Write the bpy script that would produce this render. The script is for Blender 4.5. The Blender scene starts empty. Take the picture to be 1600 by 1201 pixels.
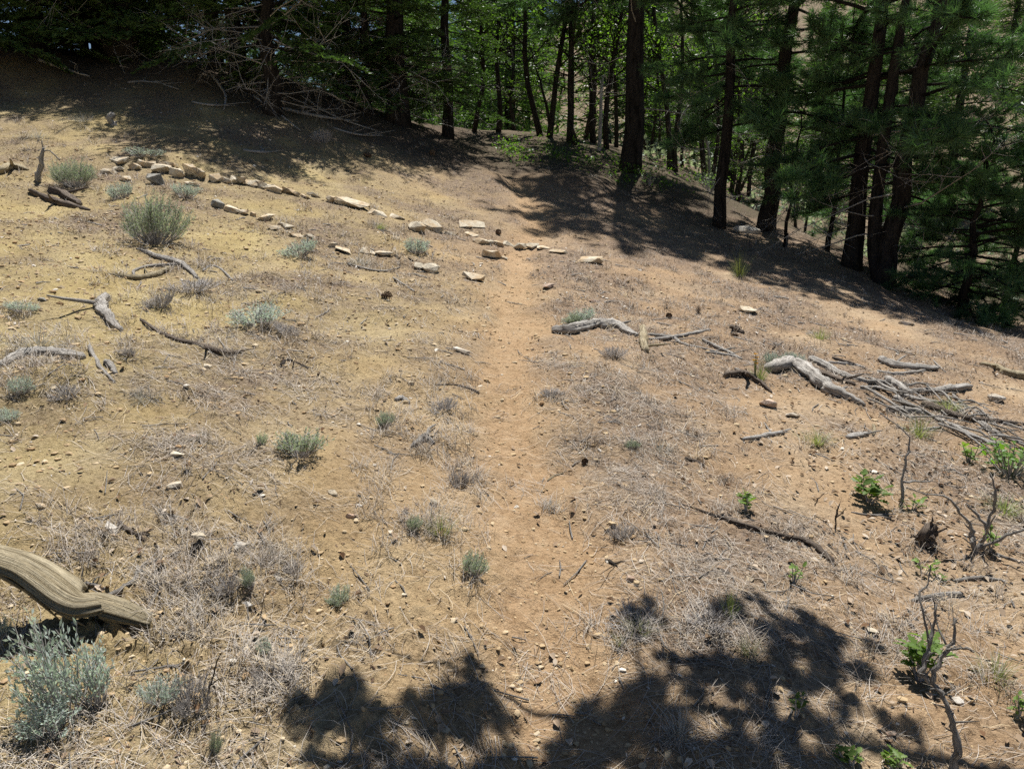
import bpy, bmesh, math, random
import numpy as np
from mathutils import Vector, Matrix

# ------------------------------------------------------------------ camera, sky, sun, exposure
SC = bpy.context.scene
COL = SC.collection
PITCH = math.radians(14.0)
EYE = np.array([0.0, 0.0, 1.6])
FPX = 1200.0                                   # focal length in photo pixels (1600 wide)
cam_data = bpy.data.cameras.new('camera')
cam_data.sensor_width = 36.0
cam_data.lens = 27.0
cam_data.clip_start = 0.05
cam_data.clip_end = 2000.0
cam = bpy.data.objects.new('camera', cam_data)
COL.objects.link(cam)
cam.location = EYE.tolist()
cam.rotation_euler = (math.pi / 2 - PITCH, 0, 0)
SC.camera = cam

SUN_AZ = math.radians(13.0)                    # from straight ahead towards the right
SUN_EL = math.radians(68.0)
SUN = np.array([math.sin(SUN_AZ) * math.cos(SUN_EL), math.cos(SUN_AZ) * math.cos(SUN_EL), math.sin(SUN_EL)])
world = bpy.data.worlds.new('World')
SC.world = world
world.use_nodes = True
wn = world.node_tree
wn.nodes.clear()
sky = wn.nodes.new('ShaderNodeTexSky')
sky.sky_type = 'NISHITA'
sky.sun_disc = False
sky.sun_elevation = SUN_EL
sky.sun_rotation = SUN_AZ
sky.altitude = 2200.0
bgn = wn.nodes.new('ShaderNodeBackground')
bgn.inputs[1].default_value = 0.05
won = wn.nodes.new('ShaderNodeOutputWorld')
wn.links.new(sky.outputs[0], bgn.inputs[0])
wn.links.new(bgn.outputs[0], won.inputs[0])
sun_data = bpy.data.lights.new('sun', 'SUN')
sun_data.energy = 5.0
sun_data.angle = math.radians(0.53)
sun_data.color = (1.0, 0.97, 0.925)
sun_obj = bpy.data.objects.new('sun', sun_data)
COL.objects.link(sun_obj)
sun_obj.location = (SUN * 60).tolist()
sun_obj.rotation_euler = Vector((-SUN).tolist()).to_track_quat('-Z', 'Y').to_euler()
SC.view_settings.view_transform = 'Standard'
SC.view_settings.look = 'None'
SC.view_settings.gamma = 1.0
SC.view_settings.exposure = 0.58
SC.view_settings.use_curve_mapping = False
SC.cycles.use_denoising = False
SC.cycles.max_bounces = 4
SC.cycles.diffuse_bounces = 1
SC.cycles.transmission_bounces = 4
SC.cycles.caustics_reflective = False
SC.cycles.caustics_refractive = False

rnd = random.Random(7)
rng = np.random.default_rng(7)

# ------------------------------------------------------------------ noise
def perlin(x, y, seed=0):
    x = np.asarray(x, float); y = np.asarray(y, float)
    xi = np.floor(x).astype(np.int64); yi = np.floor(y).astype(np.int64)
    fx = x - xi; fy = y - yi
    def g(ix, iy):
        h = (ix * 374761393 + iy * 668265263 + seed * 1442695041) & 0xffffffff
        h = ((h ^ (h >> 13)) * 1274126177) & 0xffffffff
        h = h ^ (h >> 16)
        a = (h & 0xffff) * (2 * math.pi / 65536.0)
        return np.cos(a), np.sin(a)
    u = fx * fx * fx * (fx * (fx * 6 - 15) + 10); v = fy * fy * fy * (fy * (fy * 6 - 15) + 10)
    a0, b0 = g(xi, yi); a1, b1 = g(xi + 1, yi); a2, b2 = g(xi, yi + 1); a3, b3 = g(xi + 1, yi + 1)
    n0 = a0 * fx + b0 * fy; n1 = a1 * (fx - 1) + b1 * fy
    n2 = a2 * fx + b2 * (fy - 1); n3 = a3 * (fx - 1) + b3 * (fy - 1)
    return 1.4 * ((n0 * (1 - u) + n1 * u) * (1 - v) + (n2 * (1 - u) + n3 * u) * v)

def fbm(x, y, octaves=3, seed=0, gain=0.5):
    s = 0.0; a = 1.0; f = 1.0
    for o in range(octaves):
        s = s + a * perlin(np.asarray(x) * f + 17.3 * o, np.asarray(y) * f - 9.1 * o, seed + o)
        a *= gain; f *= 2.03
    return s

# ------------------------------------------------------------------ view rays and terrain
def ray(px, py):
    u = (px - 800.0) / FPX; v = (600.5 - py) / FPX
    c, s = math.cos(PITCH), math.sin(PITCH)
    return np.array([u, c + v * s, -s + v * c])

def anchor(px, py, Y):
    d = ray(px, py)
    return EYE + d * (Y / d[1])

A = []
def plane(x, y): A.append((x, y, 0.10 * y - 0.14 * x))
for p in ((0, 0), (0, 1.9), (-1.3, 2.2), (1.3, 2.2), (0, 3.5), (-2.2, 3.6), (2.2, 3.6), (0, 5.5), (-3.2, 5.5), (3.2, 5.5),
          (-5, 3), (5, 3), (-6, 0), (6, 0), (0, -6), (-7, -6), (7, -6), (1.6, 8), (4.2, 7.5), (6.2, 8)): plane(*p)
for p in ((250, 370, 7.3), (270, 272, 9.6), (0, 300, 8.6), (0, 150, 12.6), (330, 205, 11.9), (530, 285, 11.3), (200, 92, 15.6), (330, 92, 15.8), (0, 60, 15.6),
          (420, 165, 13.8), (560, 190, 14.5), (620, 185, 16.0), (700, 212, 16.5), (770, 385, 9.3), (830, 345, 11.0), (800, 310, 12.4), (760, 262, 14.2), (735, 225, 17.0),
          (985, 265, 15.8), (1125, 350, 13.8), (1200, 357, 13.8), (1060, 300, 15.0), (880, 215, 19.0), (1335, 417, 12.2), (1380, 440, 11.6), (1500, 484, 11.3), (1600, 540, 9.6)):
    a = anchor(*p); A.append(tuple(a))
for p in ((1460, 452, 17.0), (1300, 395, 18.5), (1180, 330, 20.0), (1600, 505, 17.0), (1000, 232, 24.0),
          (1300, 330, 31.0), (1500, 345, 31.0), (1100, 262, 31.0), (1300, 180, 48.0), (1500, 200, 48.0), (1000, 150, 48.0), (800, 120, 48.0), (1300, 30, 75.0), (1600, 40, 75.0), (900, 15, 80.0)):
    a = anchor(*p); A.append(tuple(a))
A += [(-8, 19, 3.7), (-14, 17, 4.2), (-10, 30, 0.5), (-22, 30, 2.0), (-30, 60, -4.0), (-14, 8, 3.4), (-16, 0, 3.0), (0, -30, -2), (30, 0, -5), (25, 14, -3), (-30, 0, 6),
      (40, 35, 2.0), (60, 70, 16), (-60, 120, -10), (0, 160, 30), (120, 160, 40), (120, 0, -12), (-120, 0, 20), (0, -120, -8), (-3.5, 26, 2.2)]
A = np.array(A, float)
def _phi(r2):
    return 0.5 * r2 * np.log(np.maximum(r2, 1e-9))
_n = len(A)
_K = _phi(((A[:, None, :2] - A[None, :, :2]) ** 2).sum(-1)) + np.eye(_n) * 0.35
_P = np.c_[np.ones(_n), A[:, :2]]
_M = np.block([[_K, _P], [_P.T, np.zeros((3, 3))]])
_W = np.linalg.solve(_M, np.r_[A[:, 2], 0, 0, 0])
def base_h(x, y):
    x = np.asarray(x, float); y = np.asarray(y, float)
    sh = x.shape; x = x.ravel(); y = y.ravel()
    out = np.empty(len(x))
    for i in range(0, len(x), 60000):
        xs, ys = x[i:i + 60000], y[i:i + 60000]
        r2 = (xs[:, None] - A[None, :, 0]) ** 2 + (ys[:, None] - A[None, :, 1]) ** 2
        out[i:i + 60000] = _phi(r2) @ _W[:_n] + _W[_n] + _W[_n + 1] * xs + _W[_n + 2] * ys
    return out.reshape(sh)

def hit(px, py, H=base_h):
    d = ray(px, py)
    t = np.geomspace(0.7, 200, 500)
    P = EYE[None] + d[None] * t[:, None]
    g = P[:, 2] - H(P[:, 0], P[:, 1])
    i = np.argmax(g < 0)
    if g[i] >= 0: i = len(t) - 1
    lo, hi = t[max(i - 1, 0)], t[i]
    for _ in range(4):
        tt = np.linspace(lo, hi, 12)
        P = EYE[None] + d[None] * tt[:, None]
        g = P[:, 2] - H(P[:, 0], P[:, 1])
        k = np.argmax(g < 0)
        if g[k] >= 0: k = 11
        lo, hi = tt[max(k - 1, 0)], tt[k]
    t0 = 0.5 * (lo + hi)
    return EYE + d * t0, t0

TRAIL = np.array([hit(*p)[0][:2] for p in ((880, 1198), (868, 1000), (836, 800), (803, 600), (795, 480), (808, 400), (835, 362), (838, 335), (815, 296), (765, 258), (738, 232))])
TRAIL = np.vstack([TRAIL[:1] + (TRAIL[:1] - TRAIL[1:2]) * 4, TRAIL])
def trail_dist(x, y):
    x = np.asarray(x, float); y = np.asarray(y, float)
    d = np.full(x.shape, 1e9)
    for a, b in zip(TRAIL[:-1], TRAIL[1:]):
        ab = b - a; L = (ab ** 2).sum()
        t = np.clip(((x - a[0]) * ab[0] + (y - a[1]) * ab[1]) / L, 0, 1)
        d = np.minimum(d, np.hypot(x - a[0] - t * ab[0], y - a[1] - t * ab[1]))
    return d
def trail_mask(x, y):
    d = trail_dist(x, y) + 0.13 * fbm(np.asarray(x) * 2.2, np.asarray(y) * 2.2, 4, 51, 0.6)
    return np.clip(1.15 * np.exp(-(np.maximum(d, 0) / 0.24) ** 2.0), 0, 1)
def litter_mask(x, y):
    x = np.asarray(x, float); y = np.asarray(y, float)
    n = fbm(x * 0.9, y * 0.9, 4, 31, 0.6)
    near_bare = np.exp(-((x - 0.2) / 1.2) ** 2 - ((y - 2.0) / 1.2) ** 2)
    left_bare = np.exp(-((x + 2.9) / 1.3) ** 2 - ((y - 5.3) / 1.1) ** 2)
    l = 0.50 + 0.68 * n + 0.035 * (y - 4) + 0.03 * x + 0.06 * np.exp(-((trail_dist(x, y) - 0.85) / 0.5) ** 2) - 0.3 * near_bare - 0.4 * left_bare
    l = np.clip(l, 0, 1) * (1 - 0.92 * trail_mask(x, y))
    return np.clip(l, 0, 1)
def detail_h(x, y):
    x = np.asarray(x, float); y = np.asarray(y, float)
    tm = trail_mask(x, y)
    r = np.hypot(x, y)
    fade = np.clip(1.6 - r / 14.0, 0.15, 1)
    z = 0.055 * fbm(x * 0.75, y * 0.75, 2, 3) + 0.020 * fbm(x * 2.6, y * 2.6, 2, 5) * (1 - 0.4 * tm)
    rough = np.clip(0.55 + 0.8 * fbm(x * 1.3, y * 1.3, 2, 9), 0.15, 1.4)
    clod = np.abs(fbm(x * 9, y * 9, 2, 11))
    dist = np.exp(-((x + 1.0) / 0.75) ** 2 - ((y - 2.15) / 0.45) ** 2)          # crumbly, disturbed dirt at the lower left
    lump = np.clip(fbm(x * 26, y * 26, 2, 13), -0.25, 0.8); lump2 = np.clip(fbm(x * 52, y * 52, 1, 15), -0.1, 0.7)
    z = z + fade * (rough + 1.1 * dist) * (0.022 * clod + 0.015 * lump + 0.007 * lump2) * (1 - 0.4 * tm)
    z = z - 0.06 * tm + 0.012 * tm * np.clip(fbm(x * 5.5, y * 3.5, 2, 19), -0.6, 0.6)
    for cx, cy, rr, hh in BUMPS:
        z = z + hh * np.exp(-((x - cx) ** 2 + (y - cy) ** 2) / (rr * rr))
    return z
BUMPS = []
for px, py, rr, hh in ((215, 575, 0.20, 0.07), (360, 895, 0.11, 0.05), (120, 612, 0.16, 0.04), (445, 855, 0.07, -0.02), (900, 290, 0.9, 0.16), (760, 285, 0.5, 0.10), (600, 1075, 0.2, 0.02)):
    h0 = hit(px, py)[0]; BUMPS.append((h0[0], h0[1], rr, hh))
def H(x, y):
    return base_h(x, y) + detail_h(x, y)
def Hs(x, y):
    return float(H(np.array([x]), np.array([y]))[0])
def at(px, py):
    """ground point seen at a photo pixel, and its depth"""
    p, t = hit(px, py, H)
    p[2] = Hs(p[0], p[1])
    return p, t

# ------------------------------------------------------------------ mesh helpers
def ident(m):
    return m
def arrays_mesh(name, V, F, mats, attrs=None, smooth=False, uv=None, mat_idx=None):
    V = np.asarray(V, np.float32); F = np.asarray(F, np.int32)
    me = bpy.data.meshes.new(name)
    k = F.shape[1]
    me.vertices.add(len(V)); me.vertices.foreach_set('co', V.ravel())
    me.loops.add(F.size); me.loops.foreach_set('vertex_index', F.ravel())
    me.polygons.add(len(F))
    me.polygons.foreach_set('loop_start', np.arange(len(F), dtype=np.int32) * k)
    me.polygons.foreach_set('loop_total', np.full(len(F), k, np.int32))
    me.polygons.foreach_set('use_smooth', np.full(len(F), bool(smooth)))
    if mat_idx is not None: me.polygons.foreach_set('material_index', np.asarray(mat_idx, np.int32))
    for m in (mats if isinstance(mats, (list, tuple)) else [mats]): me.materials.append(m)
    for an, av in (attrs or {}).items():
        at_ = me.attributes.new(an, 'FLOAT', 'POINT'); at_.data.foreach_set('value', np.asarray(av, np.float32))
    me.update(calc_edges=True)
    return me

class MB:
    """collects quads / tris with uv and material index"""
    def __init__(s):
        s.v = []; s.f = []; s.uv = []; s.mi = []
    def tube(s, pts, rad, n=7, mi=0, ridge=0.0, twist=0.0, seed=0, cap=True, flat=1.0):
        pts = [Vector(p) for p in pts]
        R = random.Random(seed)
        ks = [(k, R.uniform(0, 6.28), R.uniform(0.5, 1.0) / math.sqrt(k)) for k in range(2, 9)]
        t0 = (pts[1] - pts[0]).normalized()
        up = Vector((0, 0, 1)) if abs(t0.z) < 0.9 else Vector((1, 0, 0))
        nx = t0.cross(up).normalized()
        base = len(s.v); L = 0.0; Ls = []
        for i, p in enumerate(pts):
            if i: L += (p - pts[i - 1]).length
            Ls.append(L)
            t = (pts[min(i + 1, len(pts) - 1)] - pts[max(i - 1, 0)]).normalized()
            nx = (nx - t * nx.dot(t)).normalized(); ny = t.cross(nx)
            for j in range(n):
                a = 2 * math.pi * j / n
                m = 1.0
                if ridge:
                    m += ridge * sum(am * math.sin(k * a + ph + twist * L * k * 0.4) for k, ph, am in ks) / 1.6
                    m += ridge * 0.7 * (R.random() - 0.5) + ridge * 0.2 * math.sin(L / max(rad[i], 1e-3) * 0.6 + 2 * a + ks[0][1])
                s.v.append(p + (nx * math.cos(a) + ny * (math.sin(a) * flat)) * (rad[i] * m))
        for i in range(len(pts) - 1):
            for j in range(n):
                k = (j + 1) % n
                s.f.append((base + i * n + j, base + i * n + k, base + (i + 1) * n + k, base + (i + 1) * n + j))
                s.uv.append(((j / n, Ls[i]), ((j + 1) / n, Ls[i]), ((j + 1) / n, Ls[i + 1]), (j / n, Ls[i + 1]))); s.mi.append(mi)
        if cap:
            for e, i in ((0, 0), (1, len(pts) - 1)):
                c = len(s.v); s.v.append(pts[i] + (pts[i] - pts[i - 1 if e else 1]).normalized() * rad[i] * 0.25)
                for j in range(n):
                    k = (j + 1) % n
                    tri = (base + i * n + j, base + i * n + k, c) if e else (base + i * n + k, base + i * n + j, c)
                    s.f.append(tri); s.uv.append(((j / n, Ls[i]), ((j + 1) / n, Ls[i]), (j / n, Ls[i] + rad[i]))); s.mi.append(mi)
    def face(s, vs, mi=0):
        b = len(s.v); s.v += [Vector(q) for q in vs]
        s.f.append(tuple(range(b, b + len(vs)))); s.mi.append(mi)
        s.uv.append(tuple(((0, 0), (1, 0), (1, 1), (0, 1))[k % 4] for k in range(len(vs))))
    def mesh(s, name, mats, smooth=True):
        me = bpy.data.meshes.new(name)
        me.from_pydata([tuple(q) for q in s.v], [], s.f)
        for m in (mats if isinstance(mats, (list, tuple)) else [mats]): me.materials.append(m)
        me.polygons.foreach_set('material_index', s.mi)
        me.polygons.foreach_set('use_smooth', [smooth] * len(s.f))
        u = me.uv_layers.new(name='UVMap')
        u.data.foreach_set('uv', [c for f in s.uv for q in f for c in q])
        me.update()
        return me

def catmull(pts, per=6):
    pts = [Vector(p) for p in pts]
    if len(pts) < 3:
        return [pts[0].lerp(pts[1], i / per) for i in range(per + 1)]
    P = [pts[0] * 2 - pts[1]] + pts + [pts[-1] * 2 - pts[-2]]
    out = []
    for i in range(1, len(P) - 2):
        a, b, c, d = P[i - 1:i + 3]
        for k in range(per):
            t = k / per
            out.append(0.5 * (2 * b + (c - a) * t + (2 * a - 5 * b + 4 * c - d) * t * t + (3 * b - a - 3 * c + d) * t ** 3))
    out.append(pts[-1])
    return out
def lerp_list(vals, n):
    xs = np.linspace(0, len(vals) - 1, n)
    return list(np.interp(xs, range(len(vals)), vals))

def link(name, me, parent=None):
    o = bpy.data.objects.new(name, me)
    COL.objects.link(o)
    if parent is not None: o.parent = parent
    return o
def tag(o, label, cat, group=None):
    o['label'] = label; o['category'] = cat
    if group: o['group'] = group
    return o
def thing(name, label, cat, loc, rotz=0.0, group=None, scale=1.0):
    o = link(name, None)
    o.empty_display_size = 0.1
    o.location = [float(c) for c in loc]; o.rotation_euler = (0, 0, rotz)
    o.scale = (scale, scale, scale) if not isinstance(scale, tuple) else scale
    return tag(o, label, cat, group)
ORD = ['first', 'second', 'third', 'fourth', 'fifth', 'sixth', 'seventh', 'eighth', 'ninth', 'tenth', 'eleventh', 'twelfth', 'thirteenth', 'fourteenth', 'fifteenth',
       'sixteenth', 'seventeenth', 'eighteenth', 'nineteenth', 'twentieth'] + ['twenty-' + w for w in ('first', 'second', 'third', 'fourth', 'fifth', 'sixth', 'seventh', 'eighth', 'ninth')] + \
      ['thirtieth'] + ['thirty-' + w for w in ('first', 'second', 'third', 'fourth', 'fifth', 'sixth', 'seventh', 'eighth', 'ninth')] + ['fortieth']

# ------------------------------------------------------------------ materials
class NT:
    def __init__(s, name):
        s.m = bpy.data.materials.new(name); s.m.use_nodes = True
        s.t = s.m.node_tree; s.t.nodes.clear()
        s.out = s.n('ShaderNodeOutputMaterial')
    def n(s, typ, **kw):
        nd = s.t.nodes.new(typ)
        for k, v in kw.items(): setattr(nd, k, v)
        return nd
    def l(s, a, b): s.t.links.new(a, b)
    def noise(s, vec, scale, detail=4, rough=0.6):
        nd = s.n('ShaderNodeTexNoise'); nd.inputs['Scale'].default_value = scale
        nd.inputs['Detail'].default_value = detail; nd.inputs['Roughness'].default_value = rough
        if vec is not None: s.l(vec, nd.inputs['Vector'])
        return nd.outputs['Fac']
    def ramp(s, fac, stops):
        nd = s.n('ShaderNodeValToRGB'); e = nd.color_ramp.elements
        while len(e) < len(stops): e.new(0.5)
        for i, (p, c) in enumerate(stops): e[i].position = p; e[i].color = (c if len(c) == 4 else (*c, 1))
        s.l(fac, nd.inputs[0]); return nd.outputs[0]
    def mix(s, fac, a, b, blend='MIX'):
        nd = s.n('ShaderNodeMix', data_type='RGBA', blend_type=blend)
        for i, v in ((0, fac), (6, a), (7, b)):
            if hasattr(v, 'links'): s.l(v, nd.inputs[i])
            else: nd.inputs[i].default_value = v if i == 0 else (*v, 1)
        return nd.outputs[2]
    def math(s, op, a, b=0.0):
        nd = s.n('ShaderNodeMath', operation=op)
        for i, v in ((0, a), (1, b)):
            if hasattr(v, 'links'): s.l(v, nd.inputs[i])
            else: nd.inputs[i].default_value = v
        return nd.outputs[0]
    def bump(s, h, strength, dist):
        nd = s.n('ShaderNodeBump'); nd.inputs['Strength'].default_value = strength; nd.inputs['Distance'].default_value = dist
        s.l(h, nd.inputs['Height']); return nd.outputs[0]
    def bsdf(s, col, rough=0.9, normal=None, spec=0.2):
        b = s.n('ShaderNodeBsdfPrincipled'); b.inputs['Roughness'].default_value = rough
        b.inputs['Specular IOR Level'].default_value = spec
        if hasattr(col, 'links'): s.l(col, b.inputs['Base Color'])
        else: b.inputs['Base Color'].default_value = (*col, 1)
        if normal is not None: s.l(normal, b.inputs['Normal'])
        return b.outputs[0]
    def done(s, sh):
        s.l(sh, s.out.inputs[0]); return s.m
    def pos(s):
        return s.n('ShaderNodeNewGeometry').outputs['Position']
    def objc(s):
        return s.n('ShaderNodeTexCoord').outputs['Object']
    def attr(s, nm):
        return s.n('ShaderNodeAttribute', attribute_name=nm).outputs['Fac']
    def rand(s):
        return s.n('ShaderNodeObjectInfo').outputs['Random']

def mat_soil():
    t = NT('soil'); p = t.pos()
    n1 = t.noise(p, 1.6, 5, 0.62); n2 = t.noise(p, 14, 5, 0.7); n3 = t.noise(p, 80, 5, 0.8); n4 = t.noise(p, 260, 2, 0.7); n5 = t.noise(p, 34, 5, 0.75)
    soil = t.ramp(n1, [(0.3, (0.40, 0.268, 0.152)), (0.5, (0.48, 0.338, 0.202)), (0.7, (0.56, 0.43, 0.28))])
    yel = t.ramp(n1, [(0.3, (0.40, 0.305, 0.140)), (0.5, (0.48, 0.38, 0.185)), (0.7, (0.56, 0.46, 0.25))])
    c = t.mix(t.attr('yellow'), soil, yel)
    tr = t.ramp(n2, [(0.3, (0.40, 0.262, 0.142)), (0.52, (0.49, 0.333, 0.190)), (0.72, (0.56, 0.41, 0.255))])
    c = t.mix(t.attr('trail'), c, tr)
    lit = t.ramp(n3, [(0.30, (0.065, 0.047, 0.034)), (0.43, (0.175, 0.132, 0.098)), (0.56, (0.29, 0.228, 0.176)), (0.70, (0.46, 0.385, 0.310))])
    lit2 = t.ramp(n5, [(0.32, (0.55, 0.52, 0.52)), (0.5, (0.95, 0.93, 0.92)), (0.68, (1.25, 1.2, 1.15))])
    lit = t.mix(1.0, lit, lit2, 'MULTIPLY')
    lf = t.math('MULTIPLY', t.attr('litter'), t.ramp(n2, [(0.28, (0.4,) * 3), (0.6, (1,) * 3)]))
    c = t.mix(lf, c, lit)
    grain = t.ramp(n3, [(0.30, (0.50, 0.47, 0.44)), (0.46, (0.96, 0.95, 0.95)), (0.60, (1.06, 1.06, 1.06)), (0.74, (1.32, 1.32, 1.32))])
    c = t.mix(0.85, c, grain, 'MULTIPLY')
    c = t.mix(0.9, c, t.ramp(n5, [(0.33, (0.60, 0.57, 0.54)), (0.48, (1, 1, 1)), (0.7, (1.12, 1.12, 1.12))]), 'MULTIPLY')
    duff_shade = t.ramp(n3, [(0.32, (0.03, 0.022, 0.015)), (0.5, (0.105, 0.078, 0.056)), (0.68, (0.21, 0.165, 0.125))])  # dark needle floor, deepened to paint in the shade under the trees
    c = t.mix(t.attr('duff_shade'), c, duff_shade)
    und = t.ramp(n3, [(0.35, (0.04, 0.05, 0.018)), (0.6, (0.13, 0.135, 0.06))])
    c = t.mix(t.math('MULTIPLY', t.attr('green'), t.ramp(n2, [(0.45, (0,) * 3), (0.62, (0.8,) * 3)])), c, und)
    h = t.math('ADD', t.math('ADD', t.math('MULTIPLY', n3, 0.55), t.math('MULTIPLY', n4, 0.2)), t.math('MULTIPLY', n5, 0.9))
    return t.done(t.bsdf(c, 0.95, t.bump(h, 1.0, 0.024), 0.1))
def mat_wood(name, dark, mid, light):
    t = NT(name)
    uv = t.n('ShaderNodeUVMap').outputs[0]
    mp = t.n('ShaderNodeMapping'); mp.inputs['Scale'].default_value = (11, 3.2, 1); t.l(uv, mp.inputs[0])
    mp2 = t.n('ShaderNodeMapping'); mp2.inputs['Scale'].default_value = (26, 5, 1); t.l(uv, mp2.inputs[0])
    n1 = t.noise(mp.outputs[0], 1.5, 6, 0.7); n2 = t.noise(mp2.outputs[0], 1.5, 4, 0.7); n3 = t.noise(t.pos(), 9, 3, 0.6)
    c = t.ramp(n1, [(0.30, dark), (0.42, mid), (0.62, light), (0.8, mid)])
    c = t.mix(t.ramp(n2, [(0.36, (0.85,) * 3), (0.48, (0,) * 3)]), c, tuple(v * 0.28 for v in dark))
    c = t.mix(0.7, c, t.ramp(n3, [(0.3, (0.72, 0.70, 0.66)), (0.65, (1.1, 1.08, 1.05))]), 'MULTIPLY')
    return t.done(t.bsdf(c, 0.85, t.bump(t.math('ADD', n1, n2), 0.9, 0.012), 0.15))
def mat_bark(name, dark, light, sc=1.0):
    t = NT(name)
    uv = t.n('ShaderNodeUVMap').outputs[0]
    mp = t.n('ShaderNodeMapping'); mp.inputs['Scale'].default_value = (14 * sc, 2.6 * sc, 1); t.l(uv, mp.inputs[0])
    v = t.noise(mp.outputs[0], 1.0, 5, 0.65)
    n1 = t.noise(t.pos(), 26, 5, 0.75)
    c = t.ramp(n1, [(0.3, dark), (0.7, light)])
    c = t.mix(t.ramp(v, [(0.36, (0.9,) * 3), (0.52, (0,) * 3)]), c, tuple(x * 0.35 for x in dark))
    h = t.math('ADD', v, t.math('MULTIPLY', n1, 0.35))
    return t.done(t.bsdf(c, 0.95, t.bump(h, 1.0, 0.05), 0.1))
def mat_leaf(name, lo, hi, trans=0.35, rough=0.6, per_obj=0.15, tcol=None):
    t = NT(name)
    n = t.noise(t.pos(), 7.0, 4, 0.7)
    c = t.ramp(n, [(0.3, lo), (0.7, hi)])
    hv = t.n('ShaderNodeHueSaturation'); t.l(c, hv.inputs['Color'])
    r = t.rand(); t.l(t.math('ADD', t.math('MULTIPLY', r, per_obj * 2), 1 - per_obj), hv.inputs['Value'])
    c = hv.outputs[0]
    d = t.bsdf(c, rough, None, 0.25)
    tr = t.n('ShaderNodeBsdfTranslucent')
    t.l(t.mix(1.0, c, tcol or (1.35, 1.5, 0.7), 'MULTIPLY'), tr.inputs[0])
    mx = t.n('ShaderNodeMixShader'); mx.inputs[0].default_value = trans
    t.l(d, mx.inputs[1]); t.l(tr.outputs[0], mx.inputs[2])
    return t.done(mx.outputs[0])
def mat_tint(name, stops, rough=0.85):
    t = NT(name)
    return t.done(t.bsdf(t.ramp(t.attr('tint'), stops), rough, None, 0.15))
def mat_stone(name, lo, hi, stain):
    t = NT(name); p = t.pos()
    n1 = t.noise(p, 22, 5, 0.7); n2 = t.noise(p, 6, 3, 0.6); n3 = t.noise(p, 90, 3, 0.7)
    c = t.ramp(n1, [(0.3, lo), (0.65, hi)])
    c = t.mix(t.ramp(n2, [(0.46, (0,) * 3), (0.6, (0.8,) * 3)]), c, stain)
    c = t.mix(t.ramp(t.noise(p, 38, 3, 0.7), [(0.56, (0,) * 3), (0.64, (0.6,) * 3)]), c, (0.2, 0.185, 0.15))
    hv = t.n('ShaderNodeHueSaturation'); t.l(c, hv.inputs['Color'])
    t.l(t.math('ADD', t.math('MULTIPLY', t.rand(), 0.35), 0.82), hv.inputs['Value'])
    return t.done(t.bsdf(hv.outputs[0], 0.9, t.bump(t.math('ADD', n1, n3), 0.6, 0.01), 0.15))

M = {}
M['soil'] = mat_soil()
M['wood'] = mat_wood('weathered_wood', (0.12, 0.105, 0.092), (0.33, 0.305, 0.275), (0.58, 0.555, 0.515))
M['wood_warm'] = mat_wood('weathered_wood_warm', (0.15, 0.112, 0.066), (0.34, 0.282, 0.178), (0.50, 0.44, 0.315))
M['wood_dark'] = mat_wood('dark_wood', (0.05, 0.038, 0.03), (0.125, 0.098, 0.078), (0.24, 0.20, 0.165))
M['char'] = mat_wood('charred_wood', (0.02, 0.017, 0.014), (0.05, 0.042, 0.036), (0.11, 0.095, 0.08))
M['twig'] = mat_wood('dead_twig', (0.24, 0.225, 0.205), (0.42, 0.395, 0.365), (0.62, 0.595, 0.56))
M['bark'] = mat_bark('pine_bark', (0.025, 0.022, 0.02), (0.062, 0.053, 0.047))
M['oakbark'] = mat_bark('oak_bark', (0.035, 0.03, 0.025), (0.095, 0.08, 0.065), 1.6)
M['needle'] = mat_leaf('pine_needles', (0.055, 0.115, 0.052), (0.135, 0.225, 0.11), 0.38, 0.36, 0.25, (1.2, 1.5, 0.6))
M['fir'] = mat_leaf('fir_needles', (0.04, 0.085, 0.028), (0.125, 0.195, 0.062), 0.38, 0.42, 0.25, (1.25, 1.5, 0.55))
M['oakleaf'] = mat_leaf('oak_leaves', (0.07, 0.135, 0.028), (0.13, 0.22, 0.05), 0.48, 0.42, 0.35, (1.5, 1.7, 0.5))
M['seedling'] = mat_leaf('young_oak_leaves', (0.10, 0.18, 0.035), (0.19, 0.285, 0.07), 0.4, 0.5, 0.25, (1.4, 1.5, 0.5))
M['sage'] = mat_leaf('sage_leaves', (0.42, 0.50, 0.45), (0.66, 0.74, 0.68), 0.42, 0.7, 0.12, (1.0, 1.1, 0.8))
M['rabbit'] = mat_leaf('brush_leaves', (0.27, 0.325, 0.25), (0.48, 0.54, 0.435), 0.40, 0.7, 0.12, (1.1, 1.2, 0.7))
M['greygrass'] = mat_leaf('grey_grass', (0.32, 0.305, 0.275), (0.56, 0.545, 0.50), 0.2, 0.7, 0.15, (1.1, 1.1, 0.9))
M['grass'] = mat_leaf('green_grass', (0.16, 0.20, 0.07), (0.33, 0.35, 0.16), 0.35, 0.6, 0.15)
M['stem'] = mat_leaf('dry_stems', (0.28, 0.255, 0.235), (0.52, 0.49, 0.46), 0.0, 0.8, 0.1)
M['flower'] = mat_leaf('orange_petals', (0.55, 0.30, 0.05), (0.68, 0.42, 0.08), 0.3, 0.6, 0.05, (1, 1, 0.6))
M['stone'] = mat_stone('pale_stone', (0.45, 0.375, 0.265), (0.68, 0.61, 0.48), (0.46, 0.33, 0.19))
M['stone_grey'] = mat_stone('grey_stone', (0.27, 0.26, 0.225), (0.44, 0.42, 0.37), (0.19, 0.18, 0.155))
M['stone_pink'] = mat_stone('pinkish_stone', (0.42, 0.30, 0.225), (0.6, 0.47, 0.37), (0.45, 0.30, 0.2))
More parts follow.
